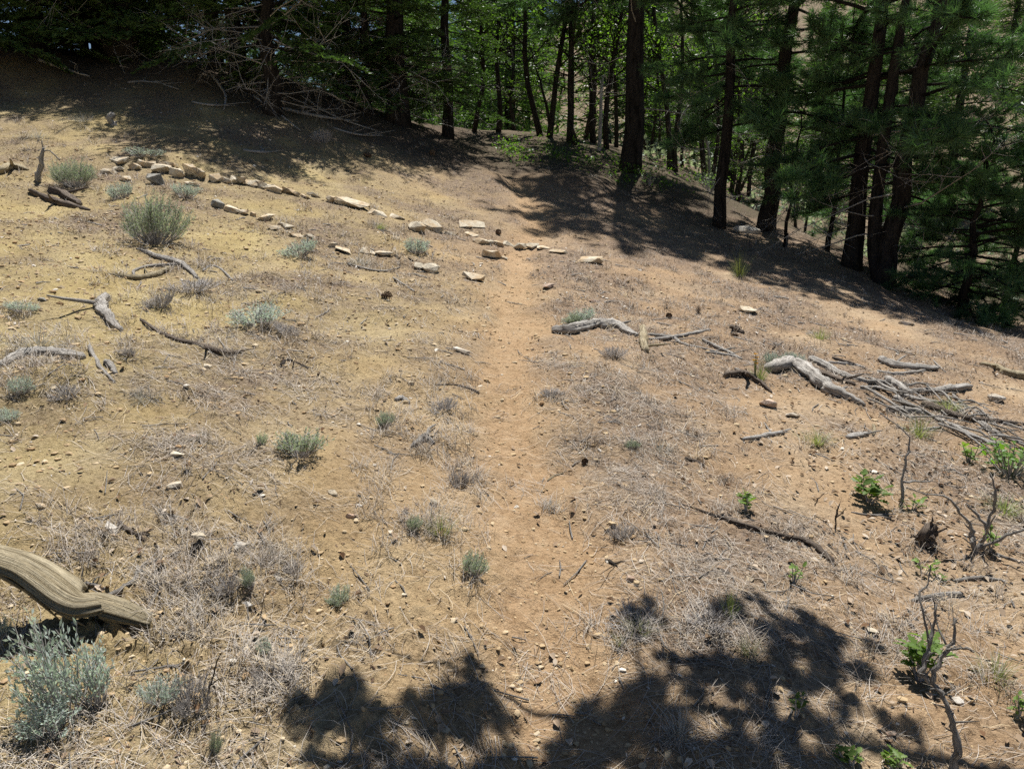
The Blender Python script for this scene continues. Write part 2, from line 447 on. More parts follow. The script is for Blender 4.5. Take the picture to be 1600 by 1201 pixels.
M['stone_white'] = mat_stone('whitish_stone', (0.43, 0.395, 0.34), (0.60, 0.56, 0.50), (0.42, 0.35, 0.26))
M['cone'] = mat_tint('cone_scales', [(0, (0.09, 0.05, 0.03)), (1, (0.22, 0.13, 0.075))])
M['needle_litter'] = mat_tint('fallen_needles', [(0.0, (0.13, 0.09, 0.06)), (0.35, (0.29, 0.24, 0.19)), (0.7, (0.50, 0.455, 0.40)), (1.0, (0.58, 0.46, 0.28))])
M['gravel'] = mat_tint('gravel_grains', [(0.0, (0.33, 0.215, 0.115)), (0.5, (0.45, 0.335, 0.195)), (0.85, (0.58, 0.48, 0.33)), (1.0, (0.72, 0.66, 0.56))])
M['leaf_litter'] = mat_tint('fallen_leaves', [(0.0, (0.15, 0.085, 0.045)), (0.5, (0.33, 0.235, 0.15)), (1.0, (0.56, 0.48, 0.38))])
M['chips'] = mat_tint('bark_flakes', [(0.0, (0.13, 0.085, 0.055)), (0.35, (0.24, 0.165, 0.11)), (0.6, (0.34, 0.27, 0.2)), (1.0, (0.6, 0.55, 0.48))])
M['cone_brown'] = mat_wood('pine_cone_scales', (0.11, 0.07, 0.045), (0.2, 0.13, 0.085), (0.32, 0.23, 0.155))

# ================================================================== the ground: one sheet out to the far hills
def build_ground():
    ang = np.r_[np.arange(-180, -48, 6.0), np.arange(-46, 46.01, 0.165), np.arange(48, 180, 6.0)]
    ang = np.radians(ang)
    rad = np.r_[np.geomspace(0.25, 1.6, 26)[:-1], np.geomspace(1.6, 13, 370)[:-1], np.geomspace(13, 40, 72)[:-1], np.geomspace(40, 420, 42)]
    Rr, Aa = np.meshgrid(rad, ang, indexing='ij')
    x = (Rr * np.sin(Aa)).ravel(); y = (Rr * np.cos(Aa)).ravel()
    x = np.r_[x, 0.0]; y = np.r_[y, 0.0]
    z = H(x, y)
    nr, na = len(rad), len(ang)
    i = np.arange(nr - 1)[:, None]; j = np.arange(na)[None, :]; k = (j + 1) % na
    F = np.stack([i * na + j, (i + 1) * na + j, (i + 1) * na + k, i * na + k], -1).reshape(-1, 4)
    c = nr * na
    tri = np.stack([np.full(na, c), np.arange(na), (np.arange(na) + 1) % na, (np.arange(na) + 1) % na], -1)
    yel = np.clip(0.30 - 0.38 * x + 0.3 * fbm(x * 0.5, y * 0.5, 2, 41) - 0.02 * y, 0, 1)
    green = np.clip((y - 13.5 + 0.0 * x) / 3.0, 0, 1) * np.clip((x + 1.5) / 1.5, 0, 1)
    green = np.clip(green, 0, 0.7)
    duff_shade = 0.0 * x + 0 * np.clip((y - 15.0 - 0.12 * np.minimum(x, 0) + 0.9 * fbm(x * 0.4, y * 0.4, 3, 43)) / 3.0, 0, 0.9)
    duff_shade = np.maximum(duff_shade, 0.75 * np.clip((y - 0.25 * np.abs(x + 1) - 12.6 + 0.8 * fbm(x * 0.7, y * 0.7, 3, 47)) / 2.0, 0, 1))
    duff_shade = np.clip((y - 12.4 - 0.10 * np.abs(x + 2) + 0.9 * fbm(x * 0.5, y * 0.5, 3, 47)) / 1.8, 0, 0.92) * np.where(x < -1.5, 1.0, 1 - 0.75 * np.clip((y - 19.5) / 4.0, 0, 1))  # needle floor mask; follows the tree shade painted into the ground colour
    tm = trail_mask(x, y) * np.clip(1.25 - y / 14.0, 0.25, 1)
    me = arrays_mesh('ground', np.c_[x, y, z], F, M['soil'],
                     {'trail': tm, 'litter': litter_mask(x, y), 'yellow': yel, 'green': green, 'duff_shade': duff_shade}, smooth=True)
    o = link('ground', me); o['kind'] = 'structure'
    return o
build_ground()

# ------------------------------------------------------------------ scatter helpers
def sample_view(n, r0, r1, half_deg=41.0, dens=None, seed=0, power=1.0):
    """random ground points, denser towards the viewer as r^-power, thinned by dens(x,y)"""
    g = np.random.default_rng(seed)
    out = []
    got = 0
    while got < n:
        m = max(n * 2, 2000)
        if power == 1.0: r = r0 + (r1 - r0) * g.random(m)
        else: r = r0 * (r1 / r0) ** g.random(m)
        a = np.radians((g.random(m) * 2 - 1) * half_deg)
        x = r * np.sin(a); y = r * np.cos(a)
        if dens is not None:
            k = g.random(m) < dens(x, y); x, y = x[k], y[k]
        out.append(np.c_[x, y]); got += len(x)
    return np.vstack(out)[:n]

def ribbons(P, W, tint):
    """P: (n, k, 3) centre lines, W: (n,) widths -> verts, faces, tint"""
    n, k, _ = P.shape
    d = P[:, -1] - P[:, 0]
    s = np.cross(d, np.array([0, 0, 1.0])); s /= np.maximum(np.linalg.norm(s, axis=1, keepdims=True), 1e-9)
    prof = np.interp(np.linspace(0, 1, k), [0, 0.5, 1], [0.9, 1.0, 0.35])
    off = s[:, None, :] * (W[:, None] * prof[None, :] * 0.5)[..., None]
    V = np.stack([P - off, P + off], 2).reshape(-1, 3)
    b = (np.arange(n) * k * 2)[:, None]; q = (np.arange(k - 1) * 2)[None, :]
    F = np.stack([b + q, b + q + 1, b + q + 3, b + q + 2], -1).reshape(-1, 4)
    return V, F, np.repeat(tint, k * 2)

def needle_litter():
    g = np.random.default_rng(21)
    dens = lambda x, y: np.clip(0.05 + 1.25 * litter_mask(x, y) ** 1.6 * np.clip(0.65 + 1.1 * fbm(x * 2.1, y * 2.1, 2, 83), 0.1, 1.3), 0, 1)
    # bundles of fallen needles with a shared direction, and single ones
    cen = sample_view(850, 1.5, 7.5, 42, dens, 22, 2)
    cnt = g.integers(5, 26, len(cen))
    cx = np.repeat(cen, cnt, 0) ; th = np.repeat(g.random(len(cen)) * np.pi * 2, cnt) + g.normal(0, 0.55, cnt.sum())
    cx = cx + g.normal(0, 0.05, cx.shape)
    sg = sample_view(9500, 1.5, 9.0, 42, dens, 23, 2)
    xy = np.vstack([cx, sg]); th = np.r_[th, g.random(len(sg)) * np.pi * 2]
    n = len(xy)
    L = g.uniform(0.05, 0.17, n); r = np.hypot(xy[:, 0], xy[:, 1])
    W = g.uniform(0.0010, 0.0020, n) * np.clip(r / 3.2, 0.95, 1.9)
    L = L * np.clip(1.25 - r / 16, 0.6, 1.1)
    bend = g.normal(0, 0.5, n)
    s = np.linspace(-0.5, 0.5, 4)
    a = th[:, None] + bend[:, None] * s[None, :] * 2
    dx = np.cumsum(np.c_[np.zeros(n), np.cos(a[:, 1:]) * (L / 3)[:, None]], 1); dy = np.cumsum(np.c_[np.zeros(n), np.sin(a[:, 1:]) * (L / 3)[:, None]], 1)
    X = xy[:, :1] + dx - dx[:, -1:] / 2; Y = xy[:, 1:] + dy - dy[:, -1:] / 2
    Z = H(X, Y)
    Z = np.maximum(Z, 0.55 * (Z[:, :1] + (Z[:, -1:] - Z[:, :1]) * (s + 0.5)[None, :]) + 0.45 * Z) + 0.0025 + g.random((n, 1)) * 0.005
    lift = np.where(g.random(n) < 0.10, g.uniform(0.01, 0.03, n), 0)
    Z = Z + lift[:, None] * (s + 0.5)[None, :]
    tint = np.clip(g.normal(0.5, 0.24, n), 0, 1)
    V, F, t = ribbons(np.stack([X, Y, Z], -1), W, tint)
    o = link('needle_litter', arrays_mesh('needle_litter', V, F, M['needle_litter'], {'tint': t}))
    tag(o, 'grey and straw coloured pine needles fallen across the bare soil', 'pine needles'); o['kind'] = 'stuff'
needle_litter()

def ico():
    bm = bmesh.new(); bmesh.ops.create_icosphere(bm, subdivisions=1, radius=1.0)
    bm.verts.ensure_lookup_table()
    V = np.array([v.co[:] for v in bm.verts]); F = np.array([[v.index for v in f.verts] for f in bm.faces]); bm.free()
    return V, F
def gravel():
    g = np.random.default_rng(33)
    dens = lambda x, y: np.clip(0.35 + 0.5 * fbm(x * 1.7, y * 1.7, 2, 61) - 0.12 * x + 0.15 * (1 - litter_mask(x, y)), 0.05, 1)
    xy = sample_view(26000, 1.5, 12.0, 41, dens, 34, 2)
    n = len(xy); r = np.hypot(xy[:, 0], xy[:, 1])
    s = 0.0021 * np.exp(g.exponential(0.5, n)) * np.clip(r / 3.2, 0.9, 2.6)
    s = np.minimum(s, 0.0125 * np.clip(r / 3.0, 1, 1.7))
    V0, F0 = ico()
    J = V0[None] * g.uniform(0.55, 1.3, (n, len(V0), 1)) * np.stack([g.uniform(0.8, 1.5, n), g.uniform(0.7, 1.1, n), g.uniform(0.45, 0.8, n)], -1)[:, None, :]
    a = g.random(n) * 6.283; c, sn = np.cos(a)[:, None], np.sin(a)[:, None]
    X = (J[..., 0] * c - J[..., 1] * sn) * s[:, None] + xy[:, :1]; Y = (J[..., 0] * sn + J[..., 1] * c) * s[:, None] + xy[:, 1:]
    Z = J[..., 2] * s[:, None] + (H(xy[:, 0], xy[:, 1]) + s * 0.1)[:, None]
    V = np.stack([X, Y, Z], -1).reshape(-1, 3)
    F = (F0[None] + (np.arange(n) * len(V0))[:, None, None]).reshape(-1, 3)
    tint = np.clip(g.normal(0.42, 0.2, n), 0, 1); tint = np.where(g.random(n) < 0.012, 1.0, tint)
    o = link('gravel', arrays_mesh('gravel', V, F, M['gravel'], {'tint': np.repeat(tint, len(V0))}))
    tag(o, 'small tan and orange pebbles and clods strewn over the soil', 'gravel'); o['kind'] = 'stuff'
gravel()

def dry_grass(extra):
    g = np.random.default_rng(44)
    dens = lambda x, y: np.clip(-0.1 + 1.2 * litter_mask(x, y) ** 1.5, 0, 1)
    cen = np.vstack([sample_view(1150, 1.6, 10, 40, dens, 45, 2), sample_view(1700, 6.5, 15.5, 40, dens, 46, 1), extra])
    r = np.hypot(cen[:, 0], cen[:, 1])
    cnt = g.integers(7, 26, len(cen)) + 8 * (np.arange(len(cen)) >= len(cen) - len(extra))
    c = np.repeat(cen, cnt, 0); n = len(c)
    ex = np.arange(len(cen)) >= len(cen) - len(extra)
    size = np.repeat(g.uniform(0.025, 0.085, len(cen)) * np.where(ex, 1.45, 1.0), cnt) * g.uniform(0.6, 1.3, n)
    th = g.random(n) * 6.283; lean = g.uniform(0.5, 1.45, n)
    W = g.uniform(0.0010, 0.0018, n) * np.clip(np.repeat(r, cnt) / 3.2, 1, 2.4)
    c = c + g.normal(0, 0.022, c.shape) * np.repeat(np.clip(r / 4, 1, 1.8), cnt)[:, None]
    s = np.array([0, 0.5, 1.0])
    el = lean[:, None] * (0.55 + 0.6 * s[None, :])
    rad = size[:, None] * np.c_[np.zeros(n), 0.5 * np.sin(el[:, 1]), 0.5 * np.sin(el[:, 1]) + 0.5 * np.sin(el[:, 2])]
    up = size[:, None] * np.c_[np.zeros(n), 0.5 * np.cos(el[:, 1]), 0.5 * np.cos(el[:, 1]) + 0.5 * np.cos(el[:, 2])]
    X = c[:, :1] + rad * np.cos(th)[:, None]; Y = c[:, 1:] + rad * np.sin(th)[:, None]
    G = H(X, Y)
    Z = np.maximum(G + 0.003, G[:, :1] + up)
    tint = np.clip(np.repeat(g.normal(0.42, 0.17, len(cen)) + np.where(ex, 0.14, 0), cnt) + g.normal(0, 0.12, n), 0, 1)
    V, F, t = ribbons(np.stack([X, Y, Z], -1), W, tint)
    o = link('dry_grass', arrays_mesh('dry_grass', V, F, M['needle_litter'], {'tint': t}))
    tag(o, 'wispy dead grey grass and litter tufts matted over the slope', 'dry grass'); o['kind'] = 'stuff'

def leaf_litter():
    g = np.random.default_rng(55)
    def dens(x, y):
        d = np.exp(-((x - 2.4) / 0.9) ** 2 - ((y - 3.6) / 1.3) ** 2) + 0.7 * np.exp(-((x - 3.4) / 1.4) ** 2 - ((y - 5.6) / 0.9) ** 2) + 0.25 * np.exp(-((x + 1.35) / 0.35) ** 2 - ((y - 2.5) / 0.3) ** 2)
        return np.clip(d + 0.03, 0, 1)
    xy = sample_view(1900, 1.6, 9, 41, dens, 56, 2)
    n = len(xy); L = g.uniform(0.014, 0.036, n); th = g.random(n) * 6.283
    ux = np.stack([np.cos(th), np.sin(th)], -1); uy = np.stack([-np.sin(th), np.cos(th)], -1)
    prof = np.array([(-0.5, 0), (-0.2, 0.26), (0.15, 0.3), (0.5, 0.0), (0.15, -0.3), (-0.2, -0.26)])
    XY = xy[:, None, :] + (prof[None, :, :1] * ux[:, None, :] + prof[None, :, 1:] * uy[:, None, :]) * L[:, None, None]
    curl = np.abs(prof[:, 1])[None, :] * g.uniform(0.2, 1.3, n)[:, None] * L[:, None] + prof[None, :, 0] * g.normal(0, 0.35, n)[:, None] * L[:, None]
    Z = H(xy[:, 0], xy[:, 1])[:, None] + 0.006 + curl + g.random((n, 1)) * 0.006
    V = np.concatenate([XY, Z[..., None]], -1).reshape(-1, 3)
    b = (np.arange(n) * 6)[:, None]
    F = np.stack([np.stack([b[:, 0] + q for q in (0, 1, 2, 3)], -1), np.stack([b[:, 0] + q for q in (0, 3, 4, 5)], -1)], 1).reshape(-1, 4)
    tint = np.clip(g.normal(0.55, 0.28, n), 0, 1)
    o = link('leaf_litter', arrays_mesh('leaf_litter', V, F, M['leaf_litter'], {'tint': np.repeat(tint, 6)}))
    tag(o, 'pale dry oak leaves lying among the dead branches on the right', 'dry leaves'); o['kind'] = 'stuff'
leaf_litter()

def twig_litter():
    g = random.Random(66)
    mb = MB()
    dens = lambda x, y: np.clip(0.1 + 0.7 * litter_mask(x, y) + 0.3 * (x > 1.5), 0, 1)
    for x, y in sample_view(650, 1.7, 9.5, 40, dens, 67, 2):
        th = g.uniform(0, 6.28); L = g.uniform(0.04, 0.2); r = g.uniform(0.0012, 0.0035) * max(1, math.hypot(x, y) / 4)
        pts = []
        for s in (-0.5, 0.0, 0.5):
            a = th + g.gauss(0, 0.25)
            X = x + math.cos(a) * L * s; Y = y + math.sin(a) * L * s
            pts.append((X, Y))
        P = np.array(pts); Z = H(P[:, 0], P[:, 1]) + r + 0.003
        zz = max(Z[1], 0.5 * (Z[0] + Z[2]))
        mb.tube([(P[0][0], P[0][1], Z[0]), (P[1][0], P[1][1], zz), (P[2][0], P[2][1], Z[2])], [r, r * 0.9, r * 0.5], 4, cap=False)
    o = link('twig_litter', mb.mesh('twig_litter', M['twig']))
    tag(o, 'short broken grey twigs scattered over the needle covered ground', 'twigs'); o['kind'] = 'stuff'
twig_litter()

def bark_chips():
    g = np.random.default_rng(77)
    dens = lambda x, y: np.clip(0.15 + 0.9 * litter_mask(x, y) - 0.1 * trail_mask(x, y), 0, 1)
    xy = np.vstack([sample_view(9000, 1.5, 9, 41, dens, 78, 2), sample_view(5000, 7, 15, 40, dens, 79, 1)])
    n = len(xy); r = np.hypot(xy[:, 0], xy[:, 1]); L = g.uniform(0.004, 0.014, n) * np.clip(r / 3.5, 0.9, 2.4); th = g.random(n) * 6.283
    prof = np.array([(-0.6, -0.25), (0.5, -0.35), (0.7, 0.2), (-0.4, 0.4)])
    pr = prof[None] * g.uniform(0.5, 1.4, (n, 4, 1)) * np.stack([np.ones(n), g.uniform(0.35, 0.9, n)], -1)[:, None, :]
    c, s = np.cos(th)[:, None], np.sin(th)[:, None]
    X = xy[:, :1] + (pr[..., 0] * c - pr[..., 1] * s) * L[:, None]; Y = xy[:, 1:] + (pr[..., 0] * s + pr[..., 1] * c) * L[:, None]
    Z = H(X, Y) + 0.002 + g.random((n, 4)) * L[:, None] * 0.5
    tint = np.clip(g.choice([0.0, 0.12, 0.45, 0.9], n, p=[0.42, 0.26, 0.18, 0.14]) + g.normal(0, 0.07, n), 0, 1)
    o = link('bark_chips', arrays_mesh('bark_chips', np.stack([X, Y, Z], -1).reshape(-1, 3), np.arange(n * 4).reshape(-1, 4), M['chips'], {'tint': np.repeat(tint, 4)}))
    tag(o, 'tiny dark bark flakes and leaf crumbs peppered over the ground', 'bark chips'); o['kind'] = 'stuff'
bark_chips()

# ================================================================== stones
def hull_mesh(name, dims, seed, mat, npts=13):
    R = random.Random(seed)
    bm = bmesh.new()
    for _ in range(npts):
        v = Vector((R.gauss(0, 1), R.gauss(0, 1), R.gauss(0, 1))).normalized()
        # push towards a box so that stones get flat faces and edges
        m = max(abs(v.x), abs(v.y), abs(v.z)); v = v.lerp(v / m, 0.85)
        bm.verts.new((v.x * dims[0] / 2 * R.uniform(0.85, 1.1), v.y * dims[1] / 2 * R.uniform(0.85, 1.1), v.z * dims[2] / 2 * R.uniform(0.85, 1.1)))
    bmesh.ops.convex_hull(bm, input=bm.verts)
    loose = [v for v in bm.verts if not v.link_faces]
    bmesh.ops.delete(bm, geom=loose, context='VERTS')
    bmesh.ops.bevel(bm, geom=bm.edges[:], offset=min(dims) * 0.035, segments=1, profile=0.6, affect='EDGES', clamp_overlap=True)
    for v in bm.verts:
        v.co += Vector((R.gauss(0, 1), R.gauss(0, 1), R.gauss(0, 1))) * min(dims) * 0.02
    me = bpy.data.meshes.new(name); bm.to_mesh(me); bm.free()
    me.materials.append(mat)
    return me
def slope_rot(x, y, rz, e=0.12):
    nx = -(Hs(x + e, y) - Hs(x - e, y)) / (2 * e); ny = -(Hs(x, y + e) - Hs(x, y - e)) / (2 * e)
    n = Vector((nx, ny, 1)).normalized()
    q = Vector((0, 0, 1)).rotation_difference(n)
    return (q @ Matrix.Rotation(rz, 3, 'Z').to_quaternion()).to_euler()
_stone_seed = [100]
def stone(px, py, w, h, label, mat='stone', group=None, tilt=0.0, cat='stone', k=1.2):
    """px,py = middle of the stone in the photo; w,h its seen size in pixels"""
    _stone_seed[0] += 1
    sd = _stone_seed[0]; R = random.Random(sd)
    p, t = at(px, py + h * 0.36)
    wx = k * w * t / FPX
    hz = max(h * t / FPX * R.uniform(0.68, 0.95), 0.02); wy = max(wx * R.uniform(0.5, 0.75), hz * 0.9)
    o = link('stone', hull_mesh('stone', (wx, wy, hz), sd, M[mat]))
    o.location = (p[0], p[1] + wy * 0.3, Hs(p[0], p[1] + wy * 0.3) + hz * 0.34)
    o.rotation_euler = slope_rot(p[0], p[1], R.uniform(-0.35, 0.35) - tilt)
    return tag(o, label, cat, group)

UPPER = [(168, 268, 20, 12), (182, 250, 27, 15), (184, 265, 15, 10), (195, 281, 15, 9), (209, 260, 17, 12), (221, 256, 13, 14), (234, 257, 16, 13), (251, 264, 22, 18), (265, 256, 15, 12),
         (276, 271, 18, 17), (295, 269, 21, 21), (312, 272, 18, 20), (330, 277, 23, 20), (349, 280, 18, 14), (362, 282, 15, 13), (376, 281, 17, 17), (392, 286, 20, 13),
         (404, 289, 20, 13), (425, 295, 22, 14), (446, 297, 21, 14), (461, 302, 12, 11), (476, 305, 14, 12), (489, 303, 19, 13), (516, 313, 16, 11), (548, 320, 43, 13), (588, 333, 28, 10),
         (620, 338, 22, 9), (650, 354, 28, 18), (677, 354, 34, 17), (705, 364, 18, 7), (735, 366, 20, 8), (752, 378, 21, 11), (766, 378, 11, 11), (779, 381, 14, 9), (795, 381, 16, 10),
         (811, 385, 18, 12), (830, 386, 20, 9), (849, 387, 18, 7), (876, 393, 30, 8), (924, 406, 31, 15)]
ADJ = ['pale', 'blocky pale', 'flat buff', 'angular cream']
for i, (px, py, w, h) in enumerate(UPPER):
    adj = 'long flat' if w > 26 else 'chunky' if h > 16 else 'small' if w < 15 else ADJ[i % 4]
    stone(px, py, w, h, f'{adj} stone, {ORD[i]} from the left in the upper row across the slope', 'stone', 'stones of the upper edging row', 0.25, k=1.28)
LOWER = [(341, 319, 19, 18), (360, 328, 21, 11), (379, 331, 19, 10), (395, 335, 9, 10), (410, 339, 27, 14), (425, 356, 20, 10), (439, 352, 10, 9), (450, 355, 15, 11), (461, 367, 22, 11), (482, 369, 12, 7),
         (519, 383, 13, 11), (534, 392, 30, 7), (570, 393, 15, 9), (582, 395, 13, 8), (600, 397, 25, 10), (618, 400, 11, 8), (643, 404, 15, 7), (652, 417, 15, 9), (670, 419, 25, 18), (737, 432, 29, 14)]
for i, (px, py, w, h) in enumerate(LOWER):
    adj = 'long flat' if w > 26 else 'chunky' if h > 15 else 'small' if w < 14 else ADJ[(i + 1) % 4]
    stone(px, py, w, h, f'{adj} stone, {ORD[i]} from the left in the lower broken row', 'stone_grey' if i == 0 else 'stone', 'stones of the lower edging row', 0.35, k=1.28)
LOOSE = [(242, 281, 25, 22, 'grey lichened rock between the two stone rows above the bushy shrub', 'stone_grey'), (299, 287, 20, 9, 'flat stone just below the chunky stones of the upper row', 'stone'),
         (769, 396, 26, 17, 'blocky stone by the trail, just below the upper row', 'stone'), (786, 403, 13, 6, 'small flat stone at the left edge of the trail below the row', 'stone'),
         (737, 353, 38, 8, 'long thin stone lying alone above the upper row near the trail', 'stone'), (859, 446, 18, 8, 'pale stone sunk in the litter right of the trail', 'stone_pink'),
         (720, 548, 26, 10, 'whitish flat stone left of the trail at mid slope', 'stone_white'), (169, 825, 22, 16, 'grey white stone above the big hollow log', 'stone_white'),
         (310, 846, 18, 11, 'cream stone right of the forked grey twig above the hollow log', 'stone'), (377, 850, 26, 13, 'whitish crumbly stone above the brown mound', 'stone_white'),
         (434, 903, 15, 12, 'white stone right of the brown mound', 'stone_white'), (386, 945, 14, 12, 'white stone below the brown mound', 'stone_white'),
         (270, 759, 20, 11, 'rounded cream stone in gravel on the lower left', 'stone'), (277, 711, 18, 10, 'flat cream stone above the rounded one on the left', 'stone'),
         (325, 573, 16, 10, 'pale stone below the long dark branch on the left', 'stone'), (676, 783, 13, 17, 'upright pale stone above the green tuft left of the trail', 'stone'),
         (1203, 632, 27, 14, 'pinkish stone below the grey log on the right', 'stone_pink'), (1172, 487, 24, 10, 'tan flat stone above the broken branches on the right', 'stone'),
         (1168, 359, 36, 14, 'large pale stone at the foot of the second pine in shade', 'stone_white'), (64, 468, 11, 8, 'small grey stone beside the low tuft on the far left', 'stone_grey'),
         (520, 770, 14, 9, 'small tan stone below the dark rooted shrub', 'stone'), (549, 806, 16, 9, 'flat reddish stone left of the green tuft', 'stone_pink'), (985, 905, 12, 9, 'small tan stone on the right edge of the trail', 'stone_pink'),
         (1172, 905, 13, 11, 'small pale stone left of the bright seedling by the dark branch', 'stone'), (1365, 988, 15, 8, 'flat pale stone right of the foreground shadow', 'stone'),
         (1240, 650, 18, 10, 'pale stone below the pinkish stone', 'stone_white'), (930, 470, 16, 8, 'small pink stone above the grey log by the trail', 'stone_pink'),
         (300, 680, 12, 9, 'small orange stone in gravel on the left', 'stone_pink'), (60, 790, 16, 9, 'cream stone near the left edge above the hollow log', 'stone'), (1395, 1150, 16, 9, 'pink stone inside the foreground shade', 'stone_pink'),
         (1500, 1098, 17, 13, 'pale stone behind the forked dead shrub', 'stone_white'), (1420, 505, 20, 8, 'pale stone on the slope below the leaning pines', 'stone_white'), (1560, 625, 22, 12, 'pale stone beyond the branch pile at the right edge', 'stone_white')]
for px, py, w, h, lab, m in LOOSE: stone(px, py, w, h, lab, m, 'loose stones on the slope')

# ================================================================== fallen wood
def gpath(pix, lift):
    """photo polyline laid on the ground -> world points and depths"""
    P = []; T = []
    for q in pix:
        p, t = at(q[0], q[1]); P.append(p); T.append(t)
    return P, T
def ground_branch(pix, widths, label, mat='wood', name='fallen_branch', cat='branch', group=None, forks=0, ridge=0.2, lift=None, seed=None):
    _stone_seed[0] += 1
    sd = seed or _stone_seed[0]; R = random.Random(sd)
    P, T = gpath(pix, 0)
    per = 8
    C = catmull(P, per); n = len(C)
    tm = lerp_list(T, n); wd = lerp_list(widths, n)
    rad = [max(0.5 * w * t / FPX, 0.0015) for w, t in zip(wd, tm)]
    XY = np.array([(c.x, c.y) for c in C]); G = H(XY[:, 0], XY[:, 1])
    lf = lerp_list(lift, n) if lift else [0.0] * n
    # a stiff branch bridges hollows: smooth the ground line, never below it
    Gs = G.copy()
    for _ in range(40): Gs[1:-1] = 0.25 * Gs[:-2] + 0.5 * Gs[1:-1] + 0.25 * Gs[2:]
    zc = np.maximum(Gs, 0.6 * Gs + 0.4 * G) + np.array(rad) * 0.5 + np.array(lf)
    rad = [r * R.uniform(0.9, 1.08) for r in rad]; rad[0] *= 0.7; rad[-1] *= 0.6
    jit = [R.gauss(0, 0.16) for _ in range(n)]
    o0 = Vector(C[0][:]); base = Vector((float(XY[:, 0].mean()), float(XY[:, 1].mean()), float(G.mean())))
    pts = [Vector((c.x + jit[i] * rad[i], c.y + jit[-i] * rad[i], float(zc[i]))) - base for i, c in enumerate(C)]
    big = max(rad) > 0.02
    mb = MB()
    # weathered taper and broken tips
    mb.tube(pts, rad, 16 if big else 8, ridge=ridge * 1.5 if big else ridge, twist=R.uniform(-4, 4), seed=sd)
    me = mb.mesh(name, M[mat])
    if forks or (big and R.random() < 0.7):
        root = link(name, None); root.location = base; root.empty_display_size = 0.1
        stem = link('stem', me, root)
        for k in range(max(forks, 1)):
            i = R.randrange(n // 4, max(n // 4 + 1, n - 2)); p = pts[i]
            d = (pts[min(i + 1, n - 1)] - pts[i - 1]).normalized()
            side = Vector((-d.y, d.x, 0)) * R.choice((-1, 1))
            L = max(rad[i] * R.uniform(4, 10), 0.03) if not forks else R.uniform(0.06, 0.16) * max(tm[i] / 4, 0.8)
            q = []
            for s in (0, 0.35, 0.7, 1.0):
                w = p + (d * R.uniform(0.4, 0.8) + side * 0.8) * L * s
                gz = Hs(w.x + base.x, w.y + base.y) - base.z
                q.append(Vector((w.x, w.y, max(p.z + (0.15 * L * s if not big else 0.25 * L * s), gz + 0.004))))
            r0 = rad[i] * R.uniform(0.35, 0.6)
            b2 = MB(); b2.tube(q, [r0, r0 * 0.85, r0 * 0.65, r0 * 0.3], 6, ridge=0.1, seed=sd + k)
            link('side_twig', b2.mesh('side_twig', M[mat]), stem)
        return tag(root, label, cat, group)
    o = link(name, me); o.location = base
    return tag(o, label, cat, group)

